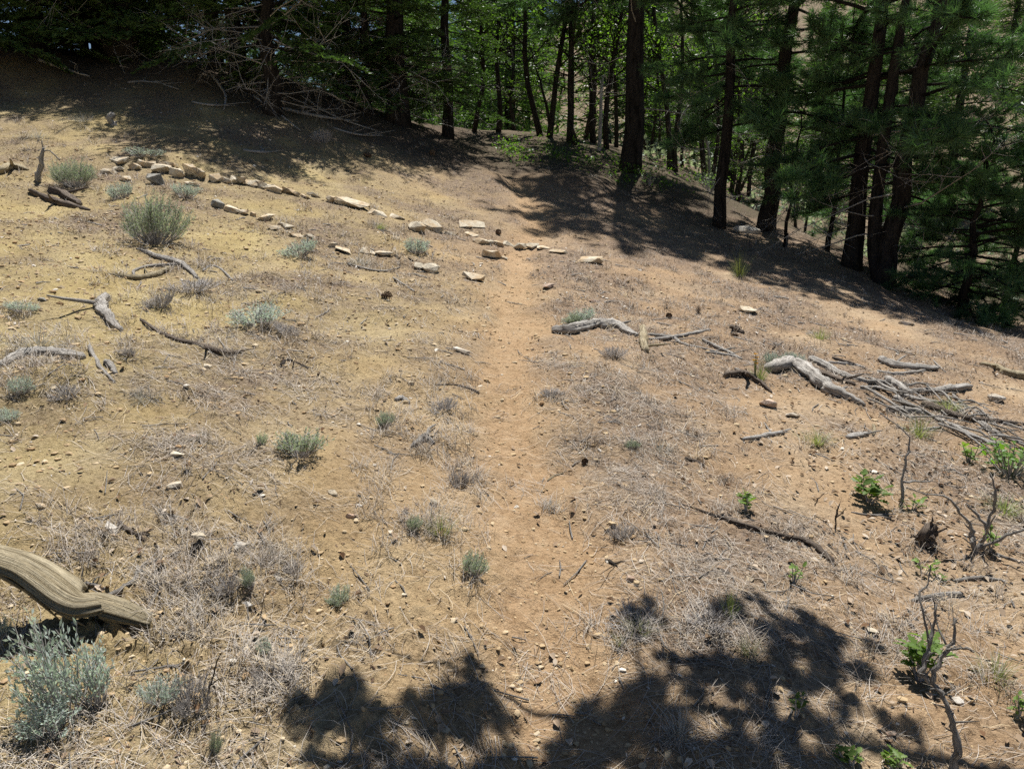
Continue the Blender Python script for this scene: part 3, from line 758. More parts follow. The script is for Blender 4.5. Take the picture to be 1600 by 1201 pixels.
GL = 'fallen wood on the left slope'; GR = 'fallen wood on the right slope'
LOGS = [
 ([(0, 574), (34, 557), (84, 553), (131, 561)], [11, 14, 15, 13], 'thick pale grey branch cut off by the left edge', 'wood', 0, GL),
 ([(169, 467), (158, 480), (169, 498), (191, 518)], [15, 18, 16, 7], 'short thick cracked grey branch curving down the left slope', 'wood', 0, GL),
 ([(140, 542), (154, 569), (180, 599)], [7, 7, 5], 'straight thin grey stick slanting below the thick cracked branch', 'wood', 0, GL),
 ([(163, 566), (172, 571), (182, 585)], [8, 10, 7], 'stubby curved grey stick against the straight stick', 'wood', 0, GL),
 ([(219, 499), (263, 525), (304, 537), (351, 555), (381, 548)], [4, 7, 8, 8, 3], 'long dark brown branch running down the left slope', 'wood_dark', 2, GL),
 ([(439, 572), (452, 562), (489, 577)], [6, 5, 2], 'little dark forked twig standing out on bare soil', 'char', 3, GL),
 ([(215, 390), (250, 405), (287, 415), (310, 436)], [5, 9, 9, 6], 'grey branch arching above the curved pale stick below the bushy shrub', 'wood', 0, GL),
 ([(168, 428), (212, 436), (242, 432), (265, 419)], [3, 8, 9, 6], 'pale curved stick like a smile below the bushy shrub', 'wood_warm', 1, GL),
 ([(209, 432), (211, 423), (240, 416), (276, 414)], [4, 5, 5, 4], 'thin grey hooked stick over the pale curved one', 'wood', 0, GL),
 ([(317, 424), (331, 416), (349, 424), (364, 439)], [4, 5, 4, 3], 'small arched grey stick right of the bushy shrub branches', 'wood', 0, GL),
 ([(0, 271), (20, 263), (44, 267)], [14, 13, 6], 'pale brown log end at the left edge beside the stone row', 'wood_warm', 1, GL),
 ([(47, 300), (88, 320), (141, 329)], [9, 10, 4], 'dark low branch below the left shrub, lower of two', 'wood_dark', 1, GL),
 ([(78, 297), (103, 307), (128, 321)], [10, 12, 7], 'dark bark covered branch below the left shrub, upper of two', 'wood_dark', 1, GL),
 ([(614, 434), (648, 456)], [3, 3], 'thin straight pale stick left of the trail', 'wood', 1, GL),
 ([(543, 412), (590, 425), (625, 418)], [3, 3, 2], 'long thin bowed twig below the lower stone row', 'wood', 0, GL),
 ([(645, 699), (663, 687), (679, 694)], [9, 13, 6], 'dark grey curved wood chunk beside orange stone left of the trail', 'wood', 0, GL),
 ([(679, 601), (715, 603), (749, 614)], [2, 4, 4], 'thin dark stick pointing at the trail', 'wood_dark', 0, GL),
 ([(617, 626), (628, 624), (640, 631)], [6, 9, 5], 'small silvery splinter above the wood chunk', 'twig', 0, GL),
 ([(184, 813), (202, 832), (226, 846)], [5, 7, 5], 'dark grey forked twig beside the grey white stone', 'wood_dark', 2, GL),
 ([(142, 936), (186, 927), (213, 905), (216, 884)], [5, 7, 6, 5], 'bent grey stick right behind the big hollow log', 'wood', 1, GL),
 ([(219, 891), (240, 898), (256, 905)], [5, 5, 4], 'short grey stick at the peak of the bent stick', 'wood', 0, GL),
 ([(256, 905), (244, 930), (231, 952)], [4, 5, 5], 'short grey stick leaning down to the tip of the hollow log', 'wood', 0, GL),
 ([(196, 1050), (270, 1043), (337, 1056)], [3, 4, 2], 'long thin grey twig lying behind the sagebrush', 'twig', 2, GL),
 ([(105, 915), (140, 912), (165, 920)], [4, 5, 4], 'thin grey twig on the upper side of the hollow log', 'twig', 1, GL),
 ([(862, 519), (896, 518), (924, 511), (946, 501)], [13, 19, 16, 6], 'thick grey log with ragged tip right of the trail', 'wood', 0, GR),
 ([(937, 511), (960, 511), (982, 521), (997, 525)], [13, 14, 10, 6], 'cracked dark grey log end touching the thick log', 'wood', 0, GR),
 ([(1003, 514), (1006, 533), (1009, 551)], [11, 14, 12], 'stubby tan log piece lying across the end of the cracked log', 'wood_warm', 0, GR),
 ([(1012, 524), (1050, 527), (1070, 537), (1130, 553)], [6, 6, 5, 3], 'grey stick running right from the stubby log piece', 'wood', 2, GR),
 ([(1014, 531), (1052, 528), (1084, 521), (1110, 516)], [5, 6, 6, 4], 'grey stick rising to the right from the stubby log piece', 'wood', 1, GR),
 ([(1097, 531), (1121, 545), (1156, 561)], [5, 7, 5], 'straight grey stick above the flowering clump', 'wood', 1, GR),
 ([(1102, 551), (1130, 555), (1160, 562)], [4, 5, 4], 'grey splintered stick left of the flowering clump', 'wood', 2, GR),
 ([(1133, 589), (1161, 587), (1185, 599), (1206, 614)], [11, 14, 10, 4], 'split brown log below the flowering clump', 'wood_dark', 0, GR),
 ([(1148, 577), (1166, 585), (1187, 597)], [5, 6, 4], 'thin stick on top of the split brown log', 'wood', 0, GR),
 ([(1200, 580), (1235, 575), (1262, 587), (1283, 604), (1310, 619), (1352, 635)], [19, 25, 23, 21, 17, 8], 'biggest grey log of the pile, bending like a wave', 'wood', 1, GR),
 ([(1264, 562), (1290, 575), (1316, 587), (1350, 597), (1384, 602)], [10, 11, 9, 8, 6], 'long grey branch above the biggest log of the pile', 'wood', 1, GR),
 ([(1266, 576), (1296, 589), (1337, 602)], [8, 9, 6], 'dark rotten branch squeezed behind the biggest log', 'wood_dark', 1, GR),
 ([(1300, 560), (1322, 567), (1347, 574)], [5, 6, 4], 'thin dark stick at the top of the pile', 'wood_dark', 0, GR),
 ([(1293, 567), (1330, 570), (1352, 575)], [4, 4, 3], 'thin pale stick at the top of the pile', 'twig', 0, GR),
 ([(1374, 562), (1394, 572), (1424, 575), (1466, 577)], [12, 13, 11, 8], 'dark grey log at the upper edge of the pile', 'wood', 0, GR),
 ([(1370, 581), (1397, 586), (1420, 584), (1445, 579)], [5, 7, 6, 4], 'forked grey stick just under the dark grey log', 'wood', 1, GR),
 ([(1384, 596), (1404, 606), (1424, 618)], [14, 13, 10], 'stubby knotted log in the middle of the pile', 'wood', 0, GR),
 ([(1421, 613), (1465, 613), (1515, 607)], [9, 11, 12], 'straight grey log pointing right from the knotted one', 'wood', 0, GR),
 ([(1357, 607), (1384, 609), (1424, 623), (1475, 631)], [5, 7, 8, 4], 'curved grey stick under the knotted log', 'wood', 1, GR),
 ([(1397, 623), (1418, 634), (1440, 643)], [9, 9, 7], 'short smooth stick crossing the middle of the pile', 'wood', 0, GR),
 ([(1384, 641), (1410, 644), (1441, 646)], [9, 12, 8], 'short thick stick low in the pile', 'wood', 0, GR),
 ([(1438, 645), (1492, 668), (1532, 688), (1580, 702)], [7, 8, 8, 6], 'long grey branch slanting to the dark green shrub', 'wood', 2, GR),
 ([(1441, 633), (1492, 651), (1532, 658), (1600, 664)], [12, 10, 8, 5], 'mossy brown branch running to the right edge', 'wood_dark', 1, GR),
 ([(1489, 617), (1532, 663), (1566, 684)], [4, 5, 4], 'thin steep stick crossing the mossy branch', 'wood', 1, GR),
 ([(1500, 632), (1550, 655), (1600, 672)], [5, 5, 4], 'thin grey stick near the right edge above the long branch', 'wood', 1, GR),
 ([(1532, 660), (1565, 680), (1600, 694)], [6, 6, 5], 'grey stick near the right edge below the mossy branch', 'wood', 1, GR),
 ([(1532, 569), (1556, 575), (1576, 586), (1600, 591)], [6, 9, 12, 13], 'yellowish bare log entering from the right edge', 'wood_warm', 0, GR),
 ([(1161, 687), (1202, 679), (1236, 671)], [6, 8, 3], 'silvery forked stick lying alone below the pinkish stone', 'twig', 2, GR),
 ([(1141, 512), (1150, 515), (1162, 522)], [7, 9, 5], 'dark wood chunk above the flowering clump', 'wood_dark', 0, GR),
 ([(1458, 563), (1478, 582)], [2, 2], 'thin pale twig right of the dark grey log', 'twig', 0, GR),
 ([(1364, 664), (1366, 673), (1364, 681)], [4, 6, 5], 'small pale curved chip below the pile', 'wood_warm', 0, GR),
 ([(1323, 685), (1340, 682), (1356, 678)], [9, 10, 6], 'crumbling pale wood piece below the pile', 'twig', 0, GR),
 ([(1400, 668), (1430, 672), (1470, 668)], [3, 5, 4], 'thin pale stick at the lower edge of the pile', 'twig', 1, GR),
 ([(1060, 786), (1144, 818), (1212, 834), (1262, 851), (1303, 879)], [3, 6, 8, 10, 9], 'long dark brown stick right of the trail in the foreground', 'wood_dark', 1, GR),
 ([(1425, 940), (1465, 933), (1504, 929)], [8, 10, 8], 'short grey log near the forked dead shrub', 'wood', 0, GR),
 ([(1490, 909), (1532, 905), (1582, 913)], [7, 8, 5], 'grey stick above the short log at the right', 'wood', 1, GR),
 ([(1515, 850), (1560, 868), (1600, 880)], [5, 5, 4], 'grey stick at the right edge below the twiggy shrub', 'wood', 1, GR),
 ([(1070, 716), (1085, 722), (1100, 728)], [5, 6, 4], 'short dark stick right of the trail at mid slope', 'wood_dark', 0, GR),
 ([(855, 752), (866, 744), (880, 739)], [3, 4, 2], 'pale sliver of wood at the right edge of the trail', 'wood_warm', 0, GR),
 ([(946, 877), (955, 880), (965, 885)], [5, 6, 3], 'small dark knot of wood right of the trail', 'char', 2, GR),
 ([(1330, 800), (1360, 806), (1400, 803)], [2, 3, 2], 'thin grey twig below the broad green seedling', 'twig', 1, GR),
]
for pix, wd, lab, m, fk, grp in LOGS:
    thick = max(wd) >= 12
    ground_branch(pix, wd, lab, m, 'fallen_log' if thick else 'fallen_branch', 'log' if thick else 'branch', grp, fk)

def hollow_log():
    # broken slab of a log: a thick curved shell, arched off the ground on the left, tapering to a flat tip on the right
    spec = [(-70, 1000, 850, 38), (0, 1000, 872, 40), (56, 998, 891, 42), (94, 996, 911, 42), (131, 994, 932, 38), (160, 992, 946, 33), (200, 988, 953, 27), (240, 982, 959, 16)]
    P = []; RV = []; ZC = []; c_ = math.cos(PITCH)
    for px, gy, ty, hpx in spec:
        p, t = at(px, gy - 18); s = t / FPX
        rv = hpx * s / 1.75; P.append(p); RV.append(rv); ZC.append((gy - 8 - ty) * s / c_ - rv * 0.82)
    base = Vector(P[3]); C = [c - base for c in catmull(P, 7)]; n = len(C)
    RV = lerp_list(RV, n); ZC = lerp_list(ZC, n)
    GZ = base_h(np.array([c.x + base.x for c in C]), np.array([c.y + base.y for c in C])) - base.z
    GZ = GZ + (P[4][2] - base_h(P[4][0], P[4][1]))
    m = 26; V = []; UV = []; R = random.Random(5); L = 0
    prof = [0.05 * math.sin(j * 1.9 + 1) + 0.035 * math.sin(j * 3.7) + R.gauss(0, 0.03) for j in range(m + 1)]
    crack = {8: -0.26, 11: -0.12, 15: -0.24, 18: -0.15, 5: -0.14}
    lip = [R.gauss(0, 1) for _ in range(n)]
    for i, c in enumerate(C):
        t = (C[min(i + 1, n - 1)] - C[max(i - 1, 0)]).normalized()
        if i: L += (C[i] - C[i - 1]).length
        side = Vector((t.y, -t.x, 0)).normalized(); up = Vector((0, 0, 1)); r = RV[i]; f = i / (n - 1)
        cc = Vector((c.x, c.y, GZ[i] + ZC[i]))
        amin = math.radians(-16 - 40 * f) + 0.10 * lip[i]; a0 = math.radians(-70); a1 = math.radians(196)
        for shell in (0, 1):
            for j in range(m + 1):
                a = max(a0 + (a1 - a0) * j / m, amin + j * 1e-4)
                k = prof[j] + crack.get(j, 0) * (0.7 + 0.3 * math.sin(i * 0.16 + j)) if not shell else 0
                rr = r * (1 + k) * (0.74 if shell else 1)
                V.append(cc + side * math.cos(a) * rr * 1.5 + up * math.sin(a) * rr * 0.82); UV.append((j / m * 2.1 + shell * 3, L))
    st = 2 * (m + 1); mb = MB(); mb.v = V
    def q(*ids):
        mb.f.append(ids); mb.uv.append(tuple(UV[k] for k in ids)); mb.mi.append(0)
    for i in range(n - 1):
        for j in range(m):
            o = i * st + j; o2 = o + m + 1
            q(o, o + st, o + st + 1, o + 1); q(o2 + 1, o2 + st + 1, o2 + st, o2)
        for j, fl in ((0, 0), (m, 1)):
            a, b = i * st + j, i * st + j + m + 1; ids = (a, b, b + st, a + st); q(*(ids if not fl else ids[::-1]))
    for i, fl in ((0, 0), (n - 1, 1)):
        for j in range(m):
            a = i * st + j; b = a + m + 1; ids = (a, a + 1, b + 1, b); q(*(ids if not fl else ids[::-1]))
    root = thing('hollow_log', 'big hollow weathered log slab jutting in from the left edge', 'log', base)
    link('shell', mb.mesh('shell', M['wood_warm']), root)
    # splinters peeling from the broken lip
    for k, (i, L2) in enumerate(((n // 5, 0.10), (n // 3, 0.13), (n // 2, 0.09), (3 * n // 4, 0.07))):
        p0 = V[i * st]; p1 = V[min(i + 3, n - 1) * st] ; d = (p1 - p0).normalized()
        b2 = MB(); b2.tube([p0, p0 + d * L2 * 0.5 + Vector((0, -0.004, -0.004)), p0 + d * L2 + Vector((0, -0.008, -0.012))], [0.006, 0.005, 0.001], 5, ridge=0.2, seed=k)
        link('splinter', b2.mesh('splinter', M['wood_warm']), root)
hollow_log()

# ================================================================== small plants
def blade(mb, p, d, L, w, droop=0.4, mi=0, segs=2):
    d = Vector(d).normalized(); s = d.cross(Vector((0, 0, 1)))
    s = s.normalized() if s.length > 1e-4 else Vector((1, 0, 0))
    q = Vector(p); prev = (q - s * w / 2, q + s * w / 2)
    for k in range(segs):
        d = (d + Vector((0, 0, -droop / segs))).normalized(); q = q + d * (L / segs)
        ww = w * (1 - (k + 1) / segs) * 0.5 + w * 0.06
        cur = (q - s * ww, q + s * ww)
        mb.face((prev[0], prev[1], cur[1], cur[0]), mi); prev = cur
def leaf(mb, p, d, L, w, R, mi=0):
    d = Vector(d).normalized(); s = d.cross(Vector((R.gauss(0, 1), R.gauss(0, 1), R.gauss(0, 1)))).normalized()
    p = Vector(p)
    mb.face((p, p + d * L * 0.5 + s * w / 2, p + d * L, p + d * L * 0.5 - s * w / 2), mi)
def brush_meshes(nm, seed, n, h, r, nl, ll, lw, leafmat, side=3, upright=0.6, stemr=0.0022):
    R = random.Random(seed); st = MB(); lv = MB()
    for k in range(n):
        a = R.uniform(0, 6.283); q = math.sqrt(R.random())
        hh = h * R.uniform(0.55, 1.08) * (1 - 0.35 * q * q)
        pts = [Vector((0.22 * r * q * math.cos(a), 0.22 * r * q * math.sin(a), -0.015))]
        end = Vector((r * q * math.cos(a), r * q * math.sin(a), hh))
        for s in (0.33, 0.66, 1.0):
            w = pts[0].lerp(end, s); bow = (s ** upright - s) * r * q * 0.7
            pts.append(w + Vector((math.cos(a) * bow, math.sin(a) * bow, 0)) + Vector((R.gauss(0, 1), R.gauss(0, 1), R.gauss(0, 0.6))) * 0.02 * h)
        rr = stemr * R.uniform(0.7, 1.2)
        st.tube(pts, [rr * 1.7, rr * 1.2, rr, rr * 0.5], 3, cap=False)
        if nl:
            for i in range(nl):
                s = 0.34 + 0.66 * (i + R.random()) / nl
                f = s * 3; i0 = min(int(f), 2); p = pts[i0].lerp(pts[i0 + 1], f - i0); d = (pts[i0 + 1] - pts[i0]).normalized()
                o = Vector((R.gauss(0, 1), R.gauss(0, 1), R.gauss(0, 1))); o = (o - d * o.dot(d)).normalized()
                leaf(lv, p, d * 0.75 + o * R.uniform(0.4, 0.9), ll * R.uniform(0.6, 1.2), lw * R.uniform(0.8, 1.2), R)
        for i in range(side):
            s = R.uniform(0.25, 0.8); f = s * 3; i0 = min(int(f), 2); p = pts[i0].lerp(pts[i0 + 1], f - i0)
            d = Vector((math.cos(a + R.gauss(0, 1)), math.sin(a + R.gauss(0, 1)), R.uniform(0.3, 1.4))).normalized(); L = h * R.uniform(0.15, 0.35)
            st.tube([p, p + d * L * 0.5, p + d * L + Vector((0, 0, 0.1 * L))], [rr, rr * 0.8, rr * 0.4], 3, cap=False)
            for i2 in range(nl // 3):
                u = 0.25 + 0.75 * R.random(); o = Vector((R.gauss(0, 1), R.gauss(0, 1), R.gauss(0, 1)))
                leaf(lv, p + d * L * u, d * 0.8 + o.normalized() * 0.7, ll * R.uniform(0.6, 1.1), lw, R)
    return st.mesh(nm + '_stems', M['stem']), (lv.mesh(nm + '_leaves', M[leafmat]) if nl else None)
def grass_mesh(nm, seed, n, h, r, w, mat, droop=0.8, spread=0.9):
    R = random.Random(seed); mb = MB()
    for k in range(n):
        a = R.uniform(0, 6.283); q = R.random() ** 0.7
        p = Vector((math.cos(a) * r * q * 0.45, math.sin(a) * r * q * 0.45, -0.01))
        d = Vector((math.cos(a + R.gauss(0, 0.5)) * spread * q, math.sin(a + R.gauss(0, 0.5)) * spread * q, 1))
        blade(mb, p, d, h * R.uniform(0.5, 1.15), w, droop * R.uniform(0.3, 1.3), 0, 3)
    return mb.mesh(nm, M[mat])
V_ = {}
V_['sage'] = [brush_meshes('sage', s, 34, 0.34, 0.16, 18, 0.028, 0.009, 'sage', 2) for s in (1, 2)]
V_['rabbit'] = [brush_meshes('rabbitbrush', s, 120, 0.40, 0.36, 26, 0.034, 0.0062, 'rabbit', 3, 0.55, 0.0024) for s in (3, 4)]
V_['low'] = [brush_meshes('low_brush', s, 60, 0.16, 0.17, 10, 0.02, 0.006, 'sage', 4, 0.5, 0.0018) for s in (5, 6, 7)]
V_['dead'] = [brush_meshes('dead_brush', s, 80, 0.13, 0.17, 0, 0, 0, 'sage', 5, 0.5, 0.0018) for s in (8, 9, 10)]
V_['olive'] = [brush_meshes('olive_brush', s, 60, 0.20, 0.15, 14, 0.025, 0.006, 'rabbit', 3, 0.6, 0.0018) for s in (11, 12, 13)]
V_['grass'] = [grass_mesh('green_tuft', s, 110, 0.17, 0.13, 0.0035, 'grass') for s in (14, 15, 16)]
V_['greytuft'] = [grass_mesh('grey_tuft', s, 150, 0.13, 0.16, 0.0028, 'greygrass', 1.3, 1.4) for s in (17, 18, 19)]
HREF = {'sage': 0.36, 'rabbit': 0.42, 'low': 0.19, 'dead': 0.16, 'olive': 0.23, 'grass': 0.15, 'greytuft': 0.10}
WREF = {'sage': 0.36, 'rabbit': 0.78, 'low': 0.40, 'dead': 0.40, 'olive': 0.38, 'grass': 0.26, 'greytuft': 0.32}
_pc = [0]; PXY = []
def plant(kind, px, py, w, h, label, group):
    """px,py = foot of the plant; w,h its seen size in photo pixels"""
    _pc[0] += 1
    p, t = at(px, py)
    kk = 1.0 if kind in ('sage', 'rabbit') else 1.22
    sx = kk * w * t / FPX / WREF[kind]; sz = (0.86 if kk > 1 else 1.0) * h * t / FPX / HREF[kind] / 0.93
    PXY.append((p[0], p[1], w * t / FPX))
    var = V_[kind][_pc[0] % len(V_[kind])]
    nm = {'sage': 'sagebrush', 'rabbit': 'rabbitbrush', 'low': 'low_shrub', 'dead': 'dead_brush', 'olive': 'olive_shrub', 'grass': 'grass_tuft', 'greytuft': 'grey_grass_tuft'}[kind]
    cat = 'grass' if kind in ('grass', 'greytuft') else 'shrub'
    if isinstance(var, tuple):
        o = thing(nm, label, cat, p, _pc[0] * 2.4, group, (sx, sx, sz)); tr = random.Random(_pc[0])
        o.rotation_euler = (tr.gauss(0, 0.16), tr.gauss(0, 0.16), _pc[0] * 2.4)
        o.scale = (sx * tr.uniform(0.8, 1.25), sx * tr.uniform(0.8, 1.25), sz * tr.uniform(0.85, 1.1))
        link('stems', var[0], o)
        if var[1]: link('foliage', var[1], o)
    else:
        o = link(nm, var); o.location = p.tolist(); o.rotation_euler = (0, 0, _pc[0] * 2.4); o.scale = (sx, sx, sz); tag(o, label, cat, group)
    return o
PL = 'grey green plants on the left slope'; PR = 'plants on the right slope'; PN = 'plants in the foreground'
PLANTS = [
 ('rabbit', 243, 382, 122, 78, 'large bushy grey green shrub below the upper stone row', PL), ('low', 192, 310, 48, 34, 'small grey green shrub tucked behind the large bushy one', PL), ('low', 290, 308, 46, 30, 'small grey shrub right behind the large bushy one', PL),
 ('rabbit', 118, 292, 82, 50, 'silvery shrub left of the stone row', PL), ('olive', 468, 712, 78, 54, 'silver green shrub on a dark root left of the trail', PL),
 ('olive', 409, 694, 22, 32, 'slim green sprig left of the dark rooted shrub', PL), ('low', 405, 505, 100, 40, 'wide grey shrub right of the long dark branch', PL), ('dead', 445, 520, 60, 25, 'dead grey brush at the right end of the wide shrub', PL),
 ('olive', 530, 942, 44, 42, 'blue green rounded tuft in the left foreground', PN), ('olive', 741, 898, 52, 48, 'pale green tuft at the left edge of the trail', PN), ('olive', 605, 666, 30, 34, 'small green sprig above the wood chunk', PL),
 ('grass', 688, 830, 50, 36, 'green grass clump left of the trail', PN), ('olive', 645, 828, 26, 38, 'dark stemmed sprig beside the green grass clump', PN), ('low', 35, 487, 42, 25, 'small dark grey tuft on the far left', PL),
 ('low', 652, 396, 50, 32, 'grey tuft between the two stone rows', PL), ('grass', 594, 358, 26, 14, 'little green tuft between the stone rows', PL), ('grass', 1155, 432, 30, 46, 'tall pale grass tuft at the edge of the pine shade', PR),
 ('low', 35, 612, 46, 36, 'dark grey tuft below the thick pale branch', PL), ('dead', 100, 620, 56, 24, 'dead grey cushion below the straight stick', PL), ('dead', 200, 555, 30, 20, 'dead tuft on top of the dirt mound', PL), ('low', 12, 655, 38, 28, 'dark tuft at the left edge', PL),
 ('dead', 862, 618, 44, 20, 'low dead tuft beside the trail on its right', PR), ('olive', 393, 918, 28, 48, 'green sprig growing out of the brown mound', PN), ('dead', 352, 922, 60, 46, 'dark brown dead cushion on the mound', PN), ('greytuft', 426, 872, 48, 36, 'grey green tuft right of the mound sprig', PN), ('dead', 460, 893, 38, 30, 'dead grey tuft right of the brown mound', PN),
 ('dead', 985, 972, 90, 32, 'grey dead cushion touching the foreground shade', PN), ('dead', 1115, 975, 100, 40, 'wide dark cushion shrub behind the foreground shade', PN), ('grass', 1140, 960, 34, 54, 'thin upright grass out of the wide dark cushion', PN), ('grass', 970, 1006, 24, 22, 'tiny green tuft on the trail edge', PN), ('grass', 1000, 982, 44, 22, 'green tuft at the foot of the grey cushion', PN),
 ('greytuft', 1062, 1150, 66, 56, 'grey tuft inside the foreground shade', PN), ('grass', 1168, 1020, 36, 30, 'green tuft in the middle of the foreground shade', PN), ('grass', 1280, 530, 34, 26, 'green tuft on the slope under the leaning pines', PR), ('grass', 1435, 682, 44, 44, 'tall green tuft at the lower edge of the branch pile', PR),
 ('grass', 1275, 692, 50, 28, 'faint green tuft below the biggest log', PR), ('grass', 1185, 592, 34, 36, 'green clump carrying an orange flower', PR), ('low', 1206, 570, 30, 30, 'blue grey sprig right of the orange flower', PR), ('low', 1240, 568, 44, 26, 'blue grey sprig above the biggest log', PR),
 ('low', 905, 506, 70, 28, 'grey tuft right behind the thick grey log', PR), ('olive', 895, 507, 26, 24, 'green sprig behind the thick grey log', PR), ('dead', 960, 556, 60, 22, 'dead tuft below the cracked log', PR), ('dead', 720, 760, 50, 40, 'dead grey tuft at the left edge of the trail', PN),
 ('dead', 300, 1105, 90, 80, 'grey twiggy brush right of the sagebrush', PN), ('low', 250, 1095, 80, 62, 'pale leafy brush just right of the sagebrush', PN), ('dead', 420, 1060, 70, 50, 'wispy dead brush in the left foreground', PN), ('olive', 335, 1180, 22, 60, 'thin leafy stalk near the bottom left', PN), ('low', 413, 1020, 30, 34, 'small grey sprig behind the wispy dead brush', PN),
 ('olive', 990, 700, 26, 18, 'small dead sprig right of the trail', PR), ('dead', 970, 838, 50, 30, 'dead brown tuft right of the trail', PR), ('dead', 690, 640, 70, 26, 'dark dead cushion left of the trail at mid slope', PL), ('greytuft', 560, 410, 50, 22, 'grey grass below the lower stone row', PL), ('low', 470, 400, 60, 30, 'grey shrub below the lower stone row', PL),
 ('low', 225, 245, 60, 18, 'grey tuft above the upper stone row', PL), ('greytuft', 60, 215, 60, 20, 'grey tuft high on the left bank', PL), ('greytuft', 130, 190, 50, 16, 'grey tuft just under the left shade edge', PL), ('dead', 505, 222, 34, 28, 'dark dead clump at the edge of the left shade', PL), ('dead', 300, 455, 90, 34, 'dead grey brush under the grey arching branch', PL), ('dead', 250, 480, 60, 30, 'dead grey tuft right of the cracked branch', PL), ('greytuft', 60, 540, 110, 36, 'matted grey grass above the thick pale branch', PL), ('greytuft', 220, 625, 60, 34, 'spiky grey grass below the dirt mound', PL),
 ('grass', 1480, 640, 46, 24, 'green tuft between the branches of the pile', PR), ('grass', 1555, 1060, 60, 50, 'pale grass behind the forked dead shrub', PN), ('grass', 1570, 800, 60, 30, 'pale grass at the right edge', PR), ('greytuft', 1030, 705, 50, 26, 'grey grass right of the trail', PR), ('greytuft', 860, 790, 30, 18, 'faint grass at the trail edge', PR),
]
for a in PLANTS: plant(*a)
sb = plant('sage', 100, 1125, 110, 165, 'bluish sagebrush standing in the bottom left corner', PN)
plant('sage', 150, 1105, 90, 150, 'second sagebrush stem clump leaning on the corner one', PN)
plant('sage', 80, 1150, 90, 70, 'low pale sagebrush sprig at the foot of the corner one', PN)
plant('sage', 5, 1000, 36, 50, 'small sagebrush sprig cut by the left edge under the log', PN)

def grass_round_plants():
    g = np.random.default_rng(5); out = []
    for x, y, w in PXY:
        for k in range(3):
            a = g.random() * 6.283; q = w * g.uniform(0.2, 0.75); out.append((x + q * math.cos(a), y + q * math.sin(a)))
    # matted silver grey patches
    for x0, y0, x1, y1, n in ((150, 390, 520, 560, 120), (0, 520, 140, 640, 40), (580, 590, 740, 720, 45), (330, 840, 480, 910, 30), (340, 1000, 470, 1090, 30), (560, 700, 760, 860, 50), (240, 900, 330, 1000, 30), (900, 560, 1150, 720, 30), (60, 790, 330, 900, 45), (1320, 820, 1580, 1080, 55), (850, 440, 1100, 520, 40), (430, 330, 720, 420, 50), (0, 180, 240, 300, 50)):
        for k in range(n):
            q, _ = hit(g.uniform(x0, x1), g.uniform(y0, y1)); out.append((q[0], q[1]))
    dry_grass(np.array(out))
grass_round_plants()
# thin sticks of the brush pile
def pile_sticks():
    R = random.Random(19); S = []
    for k in range(26):
        px = R.uniform(1330, 1560); py = 575 + (px - 1330) * 0.30 + R.gauss(22, 20); L = R.uniform(40, 110); sl = R.gauss(0.33, 0.2)
        S.append((px, [(px, py), (px + L * 0.5, py + L * 0.5 * sl + R.gauss(0, 4)), (px + L, py + L * sl + R.gauss(0, 6))], R.uniform(2.5, 5)))
    for i, (_, pix, w) in enumerate(sorted(S)):
        ground_branch(pix, [w, w * 0.9, w * 0.5], f'thin grey stick, {ORD[i]} from the left in the brush pile tangle', R.choice(('wood', 'wood', 'twig')), 'fallen_branch', 'branch', GR, R.choice((0, 1, 2)), lift=[R.uniform(0, 0.03), R.uniform(0.01, 0.05), R.uniform(0, 0.03)])
pile_sticks()
# fallen limbs in the shade and at the bank under the left conifers
for i, (pix, w) in enumerate(sorted((([(330, 118), (352, 150), (350, 172)], 4), ([(395, 150), (430, 175), (470, 205)], 4), ([(440, 170), (500, 185), (560, 190)], 4), ([(470, 150), (520, 185), (590, 205)], 3), ([(380, 235), (405, 240), (430, 238)], 4), ([(60, 95), (100, 110), (140, 120)], 5), ([(200, 130), (240, 128), (280, 140)], 3), ([(520, 200), (560, 215), (600, 212)], 3), ([(300, 160), (330, 168), (370, 165)], 3)))):
    ground_branch(pix, [w, w, w * 0.5], f'grey fallen limb, {ORD[i]} from the left in the shade under the left conifers', 'twig', 'fallen_branch', 'branch', 'fallen limbs under the left conifers', 3)

def flower_head():
    R = random.Random(3); mb = MB(); p, t = at(1180, 590); s = t / FPX
    o = thing('flower', 'small orange yellow flower head above a green clump', 'flower', p)
    st = MB()
    for k in range(5):
        x, y = R.gauss(0, 6 * s), R.gauss(0, 4 * s); z = (30 + R.gauss(0, 4)) * s
        st.tube([(x * 0.2, y * 0.2, 0), (x * 0.6, y * 0.6, z * 0.5), (x, y, z)], [0.003, 0.0025, 0.002], 4, cap=False)
        for q in range(9):
            a = q * 0.7; d = Vector((math.cos(a), math.sin(a), 0.35)); leaf(mb, Vector((x, y, z)), d, 4.2 * s, 2.6 * s, R)
    link('stalk', st.mesh('stalk', M['grass']), o); link('petals', mb.mesh('petals', M['flower']), o)
flower_head()

